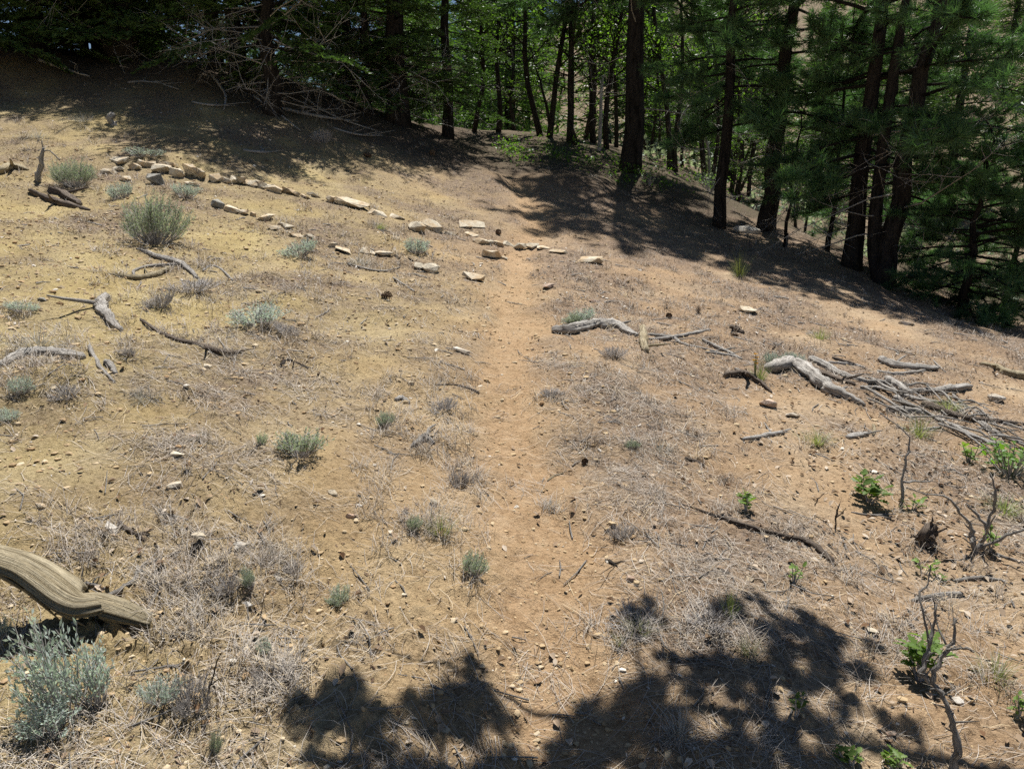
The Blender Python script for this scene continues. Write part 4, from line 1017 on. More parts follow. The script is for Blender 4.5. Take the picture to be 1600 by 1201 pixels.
# ------------------------------------------------------------------ lobed oak leaves
def oak_outline():
    half = [(0.0, 0.0), (0.16, 0.08), (0.26, 0.24), (0.34, 0.11), (0.48, 0.31), (0.58, 0.15), (0.72, 0.27), (0.80, 0.12), (0.93, 0.13), (1.0, 0.0)]
    return half
def oak_leaf(mb, p, d, L, R, mi=0):
    d = Vector(d).normalized(); up = Vector((R.gauss(0, 0.35), R.gauss(0, 0.35), 1))
    s = d.cross(up).normalized(); n = s.cross(d).normalized()
    fold = R.uniform(0.05, 0.4); curl = R.uniform(-0.25, 0.1); p = Vector(p)
    half = oak_outline(); b = len(mb.v); m = len(half)
    for x, _ in half: mb.v.append(p + d * (x * L) + n * (curl * x * x * L))
    for sg in (1, -1):
        b2 = len(mb.v)
        for x, y in half: mb.v.append(p + d * (x * L) + s * (sg * y * L) + n * (fold * y * L + curl * x * x * L))
        for i in range(m - 1):
            f = (b + i, b + i + 1, b2 + i + 1, b2 + i) if sg > 0 else (b + i + 1, b + i, b2 + i, b2 + i + 1)
            if i == 0: f = (f[0], f[1], f[2]) if sg > 0 else (f[0], f[1], f[3])
            mb.f.append(f); mb.mi.append(mi); mb.uv.append(((0, 0), (1, 0), (1, 1), (0, 1))[:len(f)])
def seedling(px, py, w, h, label, nst=4, nl=5):
    _pc[0] += 1; R = random.Random(900 + _pc[0])
    p, t = at(px, py); s = t / FPX
    o = thing('oak_seedling', label, 'seedling', p, 0, 'green oak seedlings on the right')
    st = MB(); lv = MB()
    for k in range(nst):
        a = R.uniform(0, 6.283); q = R.uniform(0.1, 0.42) * w * s; hh = h * s * R.uniform(0.55, 0.9)
        e = Vector((q * math.cos(a), q * math.sin(a), hh)); b = e * 0.15; b.z = -0.01
        mid = b.lerp(e, 0.5) + Vector((0, 0, 0.05 * hh))
        st.tube([b, mid, e], [0.003, 0.0022, 0.0015], 5, cap=False)
        for j in range(nl):
            u = 0.45 + 0.55 * j / max(nl - 1, 1); c = b.lerp(e, u); a2 = a + j * 2.4 + R.gauss(0, 0.3)
            d = Vector((math.cos(a2), math.sin(a2), R.uniform(0.0, 0.9)))
            oak_leaf(lv, c, d, min(0.34 * max(w, h * 0.7) * s, 0.085) * R.uniform(0.75, 1.15), R)
    link('stems', st.mesh('stems', M['stem']), o); link('leaves', lv.mesh('leaves', M['seedling'], True), o)
for a in ((1358, 785, 58, 42, 'broad bright green oak seedling below the branch pile', 7, 6), (1166, 797, 42, 34, 'bright green oak seedling above the long dark stick', 5, 5), (1240, 912, 34, 34, 'small vivid seedling below the long dark stick', 4, 4),
          (1437, 1062, 66, 84, 'tall leafy oak sprout beside the forked dead shrub', 9, 7), (1443, 897, 32, 32, 'small vivid seedling left of the grey stick', 4, 4), (1466, 906, 28, 18, 'low green seedling touching the small vivid one', 3, 3),
          (1243, 1118, 36, 46, 'half shaded seedling at the edge of the foreground shade', 4, 5), (1592, 1118, 34, 44, 'yellow green seedling cut by the right edge', 5, 5), (1424, 797, 34, 22, 'low green seedling at the foot of the standing dead sapling', 4, 4),
          (1330, 1196, 50, 34, 'dark green seedling at the bottom edge in shade', 5, 5), (1548, 858, 34, 36, 'green sprout in the twiggy dead shrub', 4, 5), (1400, 1200, 50, 36, 'shaded seedling at the bottom under the forked shrub', 5, 5)):
    seedling(*a)
def leafy_shrub(px, py, w, h, label, mat='oakleaf', n=60):
    _pc[0] += 1; R = random.Random(1500 + _pc[0]); p, t = at(px, py); s = t / FPX
    o = thing('leafy_shrub', label, 'shrub', p, 0, 'green leafy shrubs at the right edge'); st = MB(); lv = MB()
    for k in range(n // 5):
        a = R.uniform(0, 6.283); q = math.sqrt(R.random()) * 0.5 * w * s; hh = h * s * R.uniform(0.5, 1.0)
        e = Vector((q * math.cos(a), q * math.sin(a), hh)); b = e * 0.2; b.z = -0.01
        st.tube([b, b.lerp(e, 0.5), e], [0.005, 0.004, 0.002], 4, cap=False)
        for j in range(6):
            c = b.lerp(e, R.uniform(0.35, 1)); oak_leaf(lv, c, (R.gauss(0, 1), R.gauss(0, 1), R.uniform(0, 0.8)), R.uniform(0.03, 0.055), R)
    link('stems', st.mesh('stems', M['stem']), o); link('leaves', lv.mesh('leaves', M[mat]), o)
leafy_shrub(1578, 742, 95, 60, 'dark green leafy shrub at the right edge below the pile', n=130)
leafy_shrub(1516, 722, 34, 34, 'small yellow green sprout left of the dark green shrub', 'seedling', 26)
leafy_shrub(1110, 300, 40, 34, 'small green leafy shrub at the foot of the oak stems', n=60)
leafy_shrub(1015, 290, 50, 38, 'green leafy shrub right of the tall dark pine', n=70)

# ------------------------------------------------------------------ standing dead stems
def dead_plant(name, label, cat, base_px, strands, mat='wood'):
    """strands: pixel polylines (px, py, width px, depth offset m) drawn upwards from the base"""
    p0, t = at(*base_px); s = t / FPX; p0v = Vector(p0)
    o = thing(name, label, cat, p0)
    cup = Vector((0, math.sin(PITCH), math.cos(PITCH)))
    for i, st in enumerate(strands):
        pts = []; rad = []
        for q in st:
            dx = (q[0] - base_px[0]) * s; dz = (base_px[1] - q[1]) * s / math.cos(PITCH) * 0.97
            pts.append(Vector((dx, q[3] if len(q) > 3 else 0.0, dz))); rad.append(q[2] * s / 2)
        R = random.Random(i * 7 + int(base_px[0])); C = catmull(pts, 4); rl = lerp_list(rad, len(C))
        C = [C[0]] + [c + Vector((R.gauss(0, 1), R.gauss(0, 1), R.gauss(0, 1))) * rl[k + 1] * 0.45 for k, c in enumerate(C[1:])]
        rl = [r * R.uniform(0.72, 1.08) for r in rl]
        mb = MB(); mb.tube(C, rl, 9, ridge=0.2, twist=2, seed=i + 3)
        for k in range(2, len(C) - 1, 2):
            d = Vector((R.gauss(0, 1), R.gauss(0, 1), R.uniform(0.2, 1.2))).normalized() * R.uniform(0.02, 0.07); e = C[k] + d
            mb.tube([C[k], C[k].lerp(e, 0.5) + Vector((R.gauss(0, 0.004), 0, 0)), e], [rl[k] * 0.45, rl[k] * 0.3, 0.0007], 4, cap=False)
        link('trunk' if i == 0 else 'branch', mb.mesh('branch', M[mat]), o)
    return o
dead_plant('dead_sapling', 'dead standing sapling with a bent top above the seedlings', 'dead plant', (1408, 794), [[(1408, 797, 6), (1409, 752, 5, 0.02), (1414, 715, 4, 0.05), (1420, 686, 3, 0.08), (1402, 668, 3, 0.12), (1380, 652, 2, 0.15)], [(1410, 752, 4, 0.02), (1440, 756, 3, 0.05), (1470, 760, 2, 0.1)]], 'twig')
dead_plant('dead_shrub', 'twiggy dead shrub with dark base at the right edge', 'dead shrub', (1524, 864), [
    [(1524, 868, 12), (1518, 840, 9), (1512, 818, 7, 0.02), (1496, 800, 5, 0.03), (1477, 776, 4, 0.05), (1445, 773, 3, 0.05), (1413, 762, 2, 0.06)],
    [(1526, 862, 9), (1545, 828, 6, 0.04), (1530, 806, 5, 0.08), (1520, 795, 3, 0.1)], [(1546, 828, 6, 0.04), (1552, 790, 5, 0.05), (1553, 766, 4, 0.06), (1546, 742, 2, 0.08)], [(1528, 858, 7), (1556, 826, 5, -0.05), (1575, 812, 3, -0.08)],
    [(1516, 836, 4), (1500, 836, 3, -0.06), (1478, 820, 2, -0.1)], [(1530, 845, 5), (1527, 815, 3, -0.05), (1531, 790, 2, -0.06)]], 'wood')
dead_plant('dead_shrub', 'forked dead shrub rising from the shade at the lower right', 'dead shrub', (1489, 1198), [
    [(1489, 1204, 15), (1490, 1165, 14, 0.0), (1484, 1120, 10, 0.02), (1474, 1090, 9, 0.05), (1464, 1076, 9, 0.08), (1480, 1040, 8, 0.1), (1494, 1014, 6, 0.1), (1499, 978, 3, 0.12)],
    [(1464, 1078, 9, 0.08), (1449, 1066, 9, 0.1), (1463, 1035, 8, 0.12), (1474, 1012, 6, 0.14), (1481, 968, 3, 0.16)], [(1466, 1030, 5, 0.12), (1462, 1000, 4, 0.14), (1458, 958, 4, 0.18), (1475, 944, 3, 0.2), (1488, 920, 2, 0.24)],
    [(1486, 1028, 5, 0.1), (1498, 1010, 4, 0.06), (1504, 1006, 3, 0.03)], [(1484, 1018, 4, 0.1), (1483, 995, 3, 0.16), (1490, 975, 2, 0.2)]], 'wood')
dead_plant('dead_stub', 'grey dead stub standing by the left shrub', 'dead plant', (61, 282), [[(61, 286, 9), (66, 262, 9), (73, 236, 5)], [(72, 240, 3), (85, 238, 2), (98, 252, 2)], [(66, 262, 3), (74, 245, 2), (74, 223, 2)]], 'wood')
dead_plant('stump', 'short pale broken stump on the bank below the left shade', 'stump', (176, 194), [[(176, 199, 12), (174, 188, 12), (172, 178, 7)], [(178, 196, 5), (183, 190, 3)]], 'wood')
dead_plant('stump', 'charred knob of a stump left of the twiggy dead shrub', 'stump', (1446, 852), [[(1446, 858, 26), (1447, 846, 26), (1449, 834, 18), (1451, 828, 8)], [(1449, 836, 5), (1452, 818, 4), (1450, 804, 2)], [(1440, 846, 6), (1428, 836, 4), (1420, 838, 2)]], 'wood_dark')
dead_plant('dead_sprig', 'dark bare sprig left of the seedling by the standing stem', 'dead plant', (1305, 826), [[(1305, 828, 3), (1304, 805, 3), (1308, 785, 2)], [(1304, 808, 2), (1312, 800, 2), (1318, 790, 1)], [(1284, 802, 2, 0.1), (1288, 790, 2, 0.1), (1296, 780, 1, 0.1)]], 'wood_dark')
dead_plant('dead_sprig', 'dark bare stalk left of the pale stalk at bottom left', 'dead plant', (322, 1098), [[(322, 1100, 4), (330, 1070, 3), (342, 1035, 3), (350, 1015, 2)], [(332, 1066, 2), (345, 1056, 2), (356, 1052, 1)]], 'wood_dark')

# ------------------------------------------------------------------ pine cones
def cone_mesh(nm, seed):
    R = random.Random(seed); mb = MB()
    for k in range(46):
        f = k / 45; a = k * 2.39996; z = (f - 0.5) * 0.085; r = 0.026 * math.sin(math.pi * (0.12 + 0.8 * f)) + 0.004
        d = Vector((math.cos(a), math.sin(a), 0.35 - 0.3 * f)); s = Vector((-math.sin(a), math.cos(a), 0)); p = Vector((0, 0, z))
        mb.face((p + d * r * 0.2 - s * 0.003, p + d * r * 1.05 - s * 0.008, p + d * r * 1.25 + Vector((0, 0, 0.004)), p + d * r * 1.05 + s * 0.008))
    mb.tube([(0, 0, -0.042), (0, 0, 0), (0, 0, 0.04)], [0.012, 0.016, 0.006], 6)
    return mb.mesh(nm, M['cone_brown'])
CONES = [cone_mesh('pine_cone', k) for k in (1, 2)]
for i, (px, py, w, lab) in enumerate(((1045, 497, 13, 'reddish pine cone above the stubby log piece'), (1091, 490, 12, 'dark upright pine cone right of the reddish one'), (779, 366, 12, 'dark pine cone just above the stone row by the trail'), (574, 246, 14, 'pine cone on the sunlit slope under the left conifers'),
        (675, 242, 12, 'pine cone at the edge of the central shade'), (800, 238, 11, 'pine cone on the shaded trail'), (1148, 526, 12, 'dark pine cone below the wood chunk on the right'), (914, 724, 14, 'small brown cone on the right edge of the trail'), (604, 466, 18, 'pine cone with a pale chip, left of the trail'))):
    p, t = at(px, py); o = link('pine_cone', CONES[i % 2]); s = 0.8 * w * t / FPX / 0.07
    o.scale = (s, s, s); o.rotation_euler = (1.35 if i != 1 else 0.1, 0.2 * i, i * 1.7); o.location = (p[0], p[1], p[2] + 0.022 * s)
    if i == 1: o.location[2] = p[2] + 0.04 * s
    tag(o, lab, 'pine cone', 'pine cones on the ground')

# ================================================================== trees
def needle(mb, p, d, L, w, R, mi=1):
    s = d.cross(Vector((R.gauss(0, 1), R.gauss(0, 1), R.gauss(0, 1))))
    s = s.normalized() * (w / 2)
    mb.f.append((len(mb.v), len(mb.v) + 1, len(mb.v) + 2)); mb.v += [p - s, p + s, p + d * L]
    mb.uv.append(((0, 0), (1, 0), (0.5, 1))); mb.mi.append(mi)
def tuft(mb, p, ax, L, n, w, R, back=0.1):
    """brush of long needles round the end of a twig"""
    ax = ax.normalized()
    for k in range(n):
        v = Vector((R.gauss(0, 1), R.gauss(0, 1), R.gauss(0, 1))).normalized()
        d = (v + ax * R.uniform(0.25, 1.1)).normalized()
        needle(mb, p - ax * R.uniform(0, back), d, L * R.uniform(0.7, 1.1), w, R)
def pine_bough(nm, seed, L=1.5, nt=26, nn=40, w=0.0085):
    R = random.Random(seed); mb = MB(); pts = [Vector((0, 0, 0))]; d = Vector((1, 0, 0.12))
    for k in range(6):
        d = (d + Vector((R.gauss(0, 0.08), R.gauss(0, 0.16), R.gauss(0, 0.06) + (0.05 if k > 3 else -0.06)))).normalized(); pts.append(pts[-1] + d * L / 6)
    mb.tube(pts, [0.022, 0.019, 0.016, 0.013, 0.010, 0.007, 0.004], 5, 0)
    tuft(mb, pts[-1], d, 0.17, nn, w, R)
    for k in range(nt):
        f = R.uniform(0.32, 0.98) * 6; i = min(int(f), 5); p = pts[i].lerp(pts[i + 1], f - i)
        sd = R.choice((-1, 1)); l2 = R.uniform(0.18, 0.5) * (1.15 - f / 9)
        dd = Vector((R.uniform(0.3, 0.9), sd * R.uniform(0.4, 1.0), R.uniform(-0.15, 0.45))).normalized()
        q = p + dd * l2; q2 = p.lerp(q, 0.5) + Vector((0, 0, -0.02))
        mb.tube([p, q2, q], [0.007, 0.006, 0.004], 3, 0, cap=False)
        tuft(mb, q, dd + Vector((0, 0, 0.25)), 0.165, nn, w, R)
        if R.random() < 0.5: tuft(mb, q2, dd, 0.14, nn // 2, w, R)
    return mb.mesh(nm, [M['bark'], M['needle']])
def fir_bough(nm, seed, L=1.4, nb=20):
    R = random.Random(seed); mb = MB(); pts = [Vector((0, 0, 0))]; d = Vector((1, 0, 0.0))
    for k in range(6):
        d = (d + Vector((0, R.gauss(0, 0.08), R.gauss(0, 0.05) - 0.03))).normalized(); pts.append(pts[-1] + d * L / 6)
    mb.tube(pts, [0.018, 0.016, 0.013, 0.010, 0.008, 0.005, 0.003], 4, 0)
    def spray(p, dd, l, depth):
        q = p + dd * l + Vector((0, 0, -0.08 * l))
        mb.tube([p, p.lerp(q, 0.5), q], [0.004, 0.003, 0.0015], 3, 0, cap=False)
        n = int(l / 0.011)
        side = dd.cross(Vector((0, 0, 1))).normalized()
        for k in range(n):
            c = p.lerp(q, (k + R.random()) / n); sg = R.choice((-1, 1))
            nd = (dd * R.uniform(0.4, 0.9) + side * sg * R.uniform(0.4, 1) + Vector((0, 0, R.gauss(0.15, 0.35)))).normalized()
            needle(mb, c, nd, R.uniform(0.04, 0.065), 0.018, R)
        if depth:
            for k in range(int(l / 0.09)):
                u = 0.2 + 0.75 * R.random(); sg = R.choice((-1, 1))
                spray(p.lerp(q, u), (dd * 0.8 + side * sg * 0.8 + Vector((0, 0, R.gauss(0, 0.15)))).normalized(), l * R.uniform(0.25, 0.42), depth - 1)
    for k in range(nb):
        f = (0.22 + 0.78 * (k + R.random()) / nb) * 6; i = min(int(f), 5); p = pts[i].lerp(pts[i + 1], min(f - i, 1))
        sg = 1 if k % 2 else -1
        spray(p, Vector((R.uniform(0.5, 0.8), sg * R.uniform(0.6, 0.9), R.gauss(-0.05, 0.1))).normalized(), R.uniform(0.3, 0.5) * (1.15 - f / 8), 1)
    spray(pts[-1], d, 0.2, 0)
    return mb.mesh(nm, [M['bark'], M['fir']])
def dead_bough(nm, seed, L=1.5):
    R = random.Random(seed); mb = MB()
    def br(p, d, l, r, dep):
        pts = [p]
        for k in range(4):
            d = (d + Vector((R.gauss(0, 0.16), R.gauss(0, 0.16), R.gauss(-0.05, 0.12)))).normalized(); pts.append(pts[-1] + d * l / 4)
        mb.tube(pts, [r, r * 0.85, r * 0.65, r * 0.45, r * 0.2], 4 if dep > 1 else 3, 0, cap=False)
        if dep:
            for k in range(R.randint(4, 6)):
                i = R.randint(1, 3); dd = (d * 0.7 + Vector((R.gauss(0, 0.5), R.gauss(0, 0.6), R.gauss(-0.15, 0.45)))).normalized()
                br(pts[i].lerp(pts[i + 1], R.random()), dd, l * R.uniform(0.25, 0.5), r * 0.45, dep - 1)
    br(Vector((0, 0, 0)), Vector((1, 0, -0.1)), L, 0.014, 2)
    return mb.mesh(nm, M['twig'])
PINE = [pine_bough('pine_bough', k) for k in (11, 12, 13, 14)]
FIR = [fir_bough('fir_bough', k) for k in (21, 22, 23)]
DEAD = [dead_bough('dead_bough', k) for k in (31, 32, 33, 34)]

def add_bough(tree, mesh, name, p, az, pitch, s, roll=0.0):
    o = link(name, mesh, tree)
    o.location = p; o.scale = (s, s, s); o.rotation_euler = (roll, -pitch, az)
    return o
def conifer(name, label, base, dia, height, lean=(0, 0), kind='pine', green_from=2.0, dead_from=0.6, nb=40, nd=8, spread=1.0, seed=1, group=None, fork=None, cat='tree', min_len=0.6, barkmat='bark'):
    R = random.Random(seed)
    t = thing(name, label, cat, base, 0, group)
    n = 12; pts = []; rad = []
    wob = [R.gauss(0, 0.03) for _ in range(2 * n + 2)]
    for i in range(n + 1):
        f = i / n; z = height * f
        pts.append(Vector((lean[0] * z + wob[i] * (f > 0), lean[1] * z + wob[n + i] * (f > 0), z - (0.15 if i == 0 else 0))))
        r = dia / 2 * (1 - 0.82 * f)
        if i == 0: r *= 1.25
        rad.append(r)
    pts.insert(1, Vector((lean[0] * 0.25, lean[1] * 0.25, 0.22))); rad.insert(1, dia / 2 * 1.07)
    mb = MB(); mb.tube(pts, rad, 14, ridge=0.05, seed=seed); link('trunk', mb.mesh('trunk', M[barkmat]), t)
    if fork:
        mb = MB(); q = [Vector(v) for v in fork[0]]; C = catmull(q, 4); mb.tube(C, lerp_list(fork[1], len(C)), 10, ridge=0.05, seed=seed + 1); link('second_trunk', mb.mesh('second_trunk', M[barkmat]), t)
    G = PINE if kind == 'pine' else FIR
    def axis(z):
        f = z / height; return Vector((lean[0] * z, lean[1] * z, z)), dia / 2 * (1 - 0.82 * f)
    for k in range(nb):
        f = (k + R.random()) / nb; z = green_from + (height - green_from) * f ** 1.1
        c, r = axis(min(z, height * 0.99)); az = k * 2.39996 + R.gauss(0, 0.4)
        ln = spread * (min_len + (1 - min_len) * math.sin(math.pi * min(1, 0.25 + 0.72 * f)) if f < 0.9 else 0.45) * R.uniform(0.75, 1.25)
        pit = (-0.22 + 0.7 * f) + R.gauss(0, 0.12)
        add_bough(t, R.choice(G), 'bough', c + Vector((math.cos(az), math.sin(az), 0)) * r * 0.6, az, pit, ln, R.gauss(0, 0.3))
    for k in range(nd):
        z = dead_from + (green_from + 0.8 - dead_from) * (k + R.random()) / max(nd, 1)
        c, r = axis(z); az = k * 2.39996 + R.gauss(0, 0.5) + seed
        add_bough(t, R.choice(DEAD), 'dead_branch', c + Vector((math.cos(az), math.sin(az), 0)) * r * 0.7, az, R.gauss(-0.1, 0.2), R.uniform(0.35, 0.95) * spread, R.uniform(0, 6))
    return t
def base_at(px, py):
    p, t = at(px, py); return p, t / FPX
GP = 'pines along the right edge of the slope'
p, s = base_at(985, 267); conifer('pine_tree', 'tall dark pine trunk right of the trail in the centre', p, 32 * s, 9.0, (0.012, 0), 'pine', 3.3, 0.8, 70, 8, 1.5, 1, GP)
p, s = base_at(1123, 355); conifer('pine_tree', 'slim dark pine trunk, first right of the central pine', p, 19 * s, 7.5, (0.012, 0.02), 'pine', 1.9, 0.6, 50, 10, 0.9, 2, GP)
p, s = base_at(1197, 358); conifer('pine_tree', 'straight thick dark pine above the pale stone', p, 27 * s, 7.2, (0.03, 0), 'pine', 1.7, 0.6, 44, 10, 1.15, 3, GP)
p, s = base_at(1330, 417); conifer('pine_tree', 'straight dark pine trunk just left of the leaning twin pine', p, 29 * s, 7.2, (0.004, 0), 'pine', 1.5, 0.6, 42, 14, 1.15, 4, GP)
p, s = base_at(1378, 443)
conifer('pine_tree', 'leaning twin trunked pine at the edge of the sunny slope', p, 32 * s, 7.2, (0.10, 0.02), 'pine', 1.3, 0.5, 46, 14, 1.2, 5, GP,
        fork=([(-0.02, 0.05, 0.05), (-0.14, 0.1, 0.6), (-0.15, 0.15, 1.6), (-0.08, 0.2, 3.2), (0.05, 0.2, 5.0)], [0.11, 0.10, 0.085, 0.07, 0.03]))
p, s = base_at(1503, 488); conifer('pine_tree', 'low young pine with dense boughs at the right slope edge', p, 14 * s, 2.6, (0.02, 0), 'pine', 0.12, 0.1, 60, 6, 0.8, 6, GP)
p, s = base_at(1568, 500); conifer('pine_tree', 'small bushy young pine close to the right edge', p, 12 * s, 2.4, (0.0, 0), 'pine', 0.12, 0.1, 54, 4, 0.8, 7, GP)
p, s = base_at(1790, 560); conifer('pine_tree', 'pine outside the right edge with boughs reaching in', p, 26 * s, 6.0, (0, 0), 'pine', 1.0, 0.5, 40, 6, 1.15, 8, GP)
p, s = base_at(1292, 392); conifer('pine_tree', 'thin sapling trunk left of the straight dark pine', p, 8 * s, 3.8, (0.02, 0), 'pine', 0.9, 0.4, 24, 8, 0.6, 9, GP)
p, s = base_at(1226, 386); conifer('pine_tree', 'thinnest sapling in front of the valley, right of the thick pine', p, 6 * s, 2.4, (0.05, 0), 'pine', 0.7, 0.3, 12, 6, 0.45, 10, GP)
p, s = base_at(1440, 448); conifer('pine_tree', 'young pine filling the gap right behind the leaning twin pine', p + np.array([0.4, 2.5, 0]), 14 * s, 5.0, (0.0, 0), 'pine', 0.7, 0.3, 30, 8, 0.9, 40, GP)
p, s = base_at(1560, 470); conifer('pine_tree', 'bushy valley pine at the right behind the young ones', p + np.array([0.8, 3.0, 0]), 16 * s, 3.4, (0.0, 0), 'pine', 0.6, 0.3, 36, 8, 1.05, 42, GP)
GLF = 'conifers on the left ridge'
def fir(px, py, wpx, h, label, gf=0.5, nb=64, nd=10, sp=1.15, lean=(0, 0), seed=1, off=(0, 0), name='fir_tree', bark='bark'):
    p, s = base_at(px, py)
    x, y = p[0] + off[0], p[1] + off[1]
    conifer(name, label, (x, y, Hs(x, y)), wpx * s, h, lean, 'fir', gf, 0.2, nb, nd, sp, seed, GLF, barkmat=bark)
fir(700, 214, 17, 6.2, 'slim dark fir with feathery boughs left of the oak thicket', 0.7, 64, 10, 0.95, (0, 0), 11)
fir(622, 192, 34, 6.0, 'broad very dark fir behind the grey dead branches', 0.5, 70, 16, 1.05, (-0.01, 0), 12)
fir(425, 178, 26, 5.0, 'fir with a skirt of grey dead branches at the end of the left shade', 0.9, 64, 34, 1.2, (0.02, 0.02), 13)
fir(372, 118, 26, 5.4, 'dark twin fir trunk on the left ridge, right one', 0.9, 64, 14, 1.2, (0.02, 0), 14)
fir(338, 104, 22, 5.4, 'dark twin fir trunk on the left ridge, left one', 0.8, 60, 12, 1.2, (0.01, 0), 15)
fir(254, 92, 20, 5.2, 'dark trunk right of the broad juniper on the ridge', 0.6, 60, 10, 1.2, (0, 0), 16)
fir(272, 90, 11, 5.5, 'thin dark ridge trunk beside the blue sky gap', 0.7, 40, 8, 1.0, (0.02, 0), 17)
fir(192, 92, 50, 5.2, 'broad stout juniper trunk on the ridge', 0.65, 76, 12, 1.3, (0, 0), 18, name='juniper_tree', bark='oakbark')
fir(226, 84, 13, 5.0, 'pale sunlit leaning trunk right behind the broad juniper', 1.6, 30, 3, 1.0, (-0.14, 0.1), 19, (0, 0.6), 'juniper_tree', 'twig')
fir(60, 88, 20, 4.6, 'low spreading fir at the upper left corner', 0.3, 80, 8, 1.4, (0, 0), 20)
fir(-120, 100, 24, 5.0, 'fir beyond the left edge casting shade on the bank', 0.5, 70, 6, 1.4, (0, 0), 21)
fir(120, 86, 18, 5.5, 'fir with light green boughs left of the broad juniper', 0.3, 76, 6, 1.3, (0, 0), 22, (0, 0.8))
fir(510, 180, 20, 6.0, 'fir behind the tangle of grey dead branches', 0.4, 70, 20, 1.1, (0, 0), 23, (0, 2.2))
fir(560, 186, 16, 3.6, 'small conifer with grey dead boughs hanging over the slope', 0.8, 34, 30, 0.95, (0, 0), 24, (0, 0.8), 'pinyon_tree')
fir(150, 90, 18, 6.5, 'fir standing back on the ridge behind the corner trees', 0.1, 80, 4, 1.4, (0, 0), 25, (-0.5, 3.0))
fir(300, 90, 18, 7.0, 'fir just behind the ridge between the dark trunks', 0.2, 80, 4, 1.4, (0, 0), 26, (0.4, 3.6))
fir(420, 120, 18, 7.5, 'fir behind the ridge right of the twin trunks', 0.1, 84, 4, 1.4, (0, 0), 27, (0.5, 4.0))
fir(640, 170, 18, 7.5, 'fir behind the broad very dark one', 0.1, 80, 4, 1.4, (0, 0), 28, (0.2, 4.0))
fir(20, 80, 18, 6.5, 'fir behind the ridge in the upper left corner', 0.1, 80, 4, 1.4, (0, 0), 29, (-0.5, 3.4))
fir(740, 200, 22, 7.5, 'dark fir at the left end of the oak thicket', 0.3, 84, 8, 1.2, (0, 0), 30, (0.3, 2.5))

# ------------------------------------------------------------------ oak thicket
def oak_meshes(seed, h):
    R = random.Random(seed); tr = MB(); lv = MB(); pts = [Vector((0, 0, -0.1))]; d = Vector((R.gauss(0, 0.12), R.gauss(0, 0.12), 1)).normalized()
    for k in range(8):
        d = (d + Vector((R.gauss(0, 0.1), R.gauss(0, 0.1), 0.15))).normalized(); pts.append(pts[-1] + d * h / 8)
    tr.tube(pts, [0.075, 0.06, 0.055, 0.05, 0.043, 0.036, 0.028, 0.018, 0.008], 8, ridge=0.06, seed=seed)
    def spray(p, d, l, r, dep):
        q = [p]
        for k in range(3):
            d = (d + Vector((R.gauss(0, 0.2), R.gauss(0, 0.2), R.gauss(0.03, 0.15)))).normalized(); q.append(q[-1] + d * l / 3)
        tr.tube(q, [r, r * 0.8, r * 0.6, r * 0.3], 4, cap=False)
        if dep:
            for k in range(R.randint(4, 6)):
                i = R.randint(0, 2); spray(q[i].lerp(q[i + 1], R.random()), (d + Vector((R.gauss(0, 0.7), R.gauss(0, 0.7), R.gauss(0.1, 0.4)))).normalized(), l * R.uniform(0.35, 0.6), r * 0.5, dep - 1)
        else:
            for k in range(R.randint(7, 12)):
                i = R.randint(0, 2); c = q[i].lerp(q[i + 1], R.random()); dd = Vector((R.gauss(0, 1), R.gauss(0, 1), R.gauss(0.1, 0.5))).normalized()
                s_ = dd.cross(Vector((R.gauss(0, 0.6), R.gauss(0, 0.6), 1))).normalized(); L = R.uniform(0.05, 0.085); w = L * 0.34
                m_ = c + dd * L * 0.55; b = len(lv.v)
                lv.v += [c, m_ + s_ * w, c + dd * L, m_ - s_ * w]; lv.f.append((b, b + 1, b + 2, b + 3)); lv.uv.append(((0, 0), (1, 0), (1, 1), (0, 1))); lv.mi.append(0)
    for k in range(22):
        f = R.uniform(0.30, 1.0) * 8; i = min(int(f), 7); a = R.uniform(0, 6.283)
        spray(pts[i].lerp(pts[i + 1], f - i), Vector((math.cos(a), math.sin(a), R.uniform(0.1, 0.7))).normalized(), R.uniform(0.6, 1.1), 0.018, 1)
    return tr.mesh('oak_trunk', M['oakbark']), lv.mesh('oak_crown', M['oakleaf'])
OAK = [oak_meshes(60 + k, 4.2) for k in range(5)]
OAKS = sorted([(757, 200, 1.3), (778, 206, 1.1), (800, 200, 1.2), (822, 205, 1.0), (846, 212, 1.25), (858, 214, 1.3), (872, 206, 1.0), (890, 222, 1.35), (903, 226, 1.1), (914, 218, 1.2), (928, 224, 1.3), (948, 232, 1.1), (740, 205, 1.0), (963, 230, 1.0), (1030, 246, 0.8), (1047, 264, 1.25), (1056, 268, 1.1), (1102, 275, 1.3),
               (1113, 290, 1.0), (1142, 300, 1.2), (1152, 298, 1.3), (1170, 306, 1.0), (1085, 255, 1.1), (1010, 240, 0.9)])
for i, (px, py, sc) in enumerate(OAKS):
    R = random.Random(300 + i); p, s = base_at(px, py); k = i % 5
    o = thing('oak_tree', f'slender leafy oak stem, {ORD[i]} from the left in the thicket behind the trail', 'tree', p, R.uniform(0, 6.28), 'oak stems of the thicket', (sc * 0.9, sc * 0.9, sc * R.uniform(0.85, 1.15)))
    link('trunk', OAK[k][0], o); link('crown', OAK[(k + i // 5) % 5 if False else k][1], o)
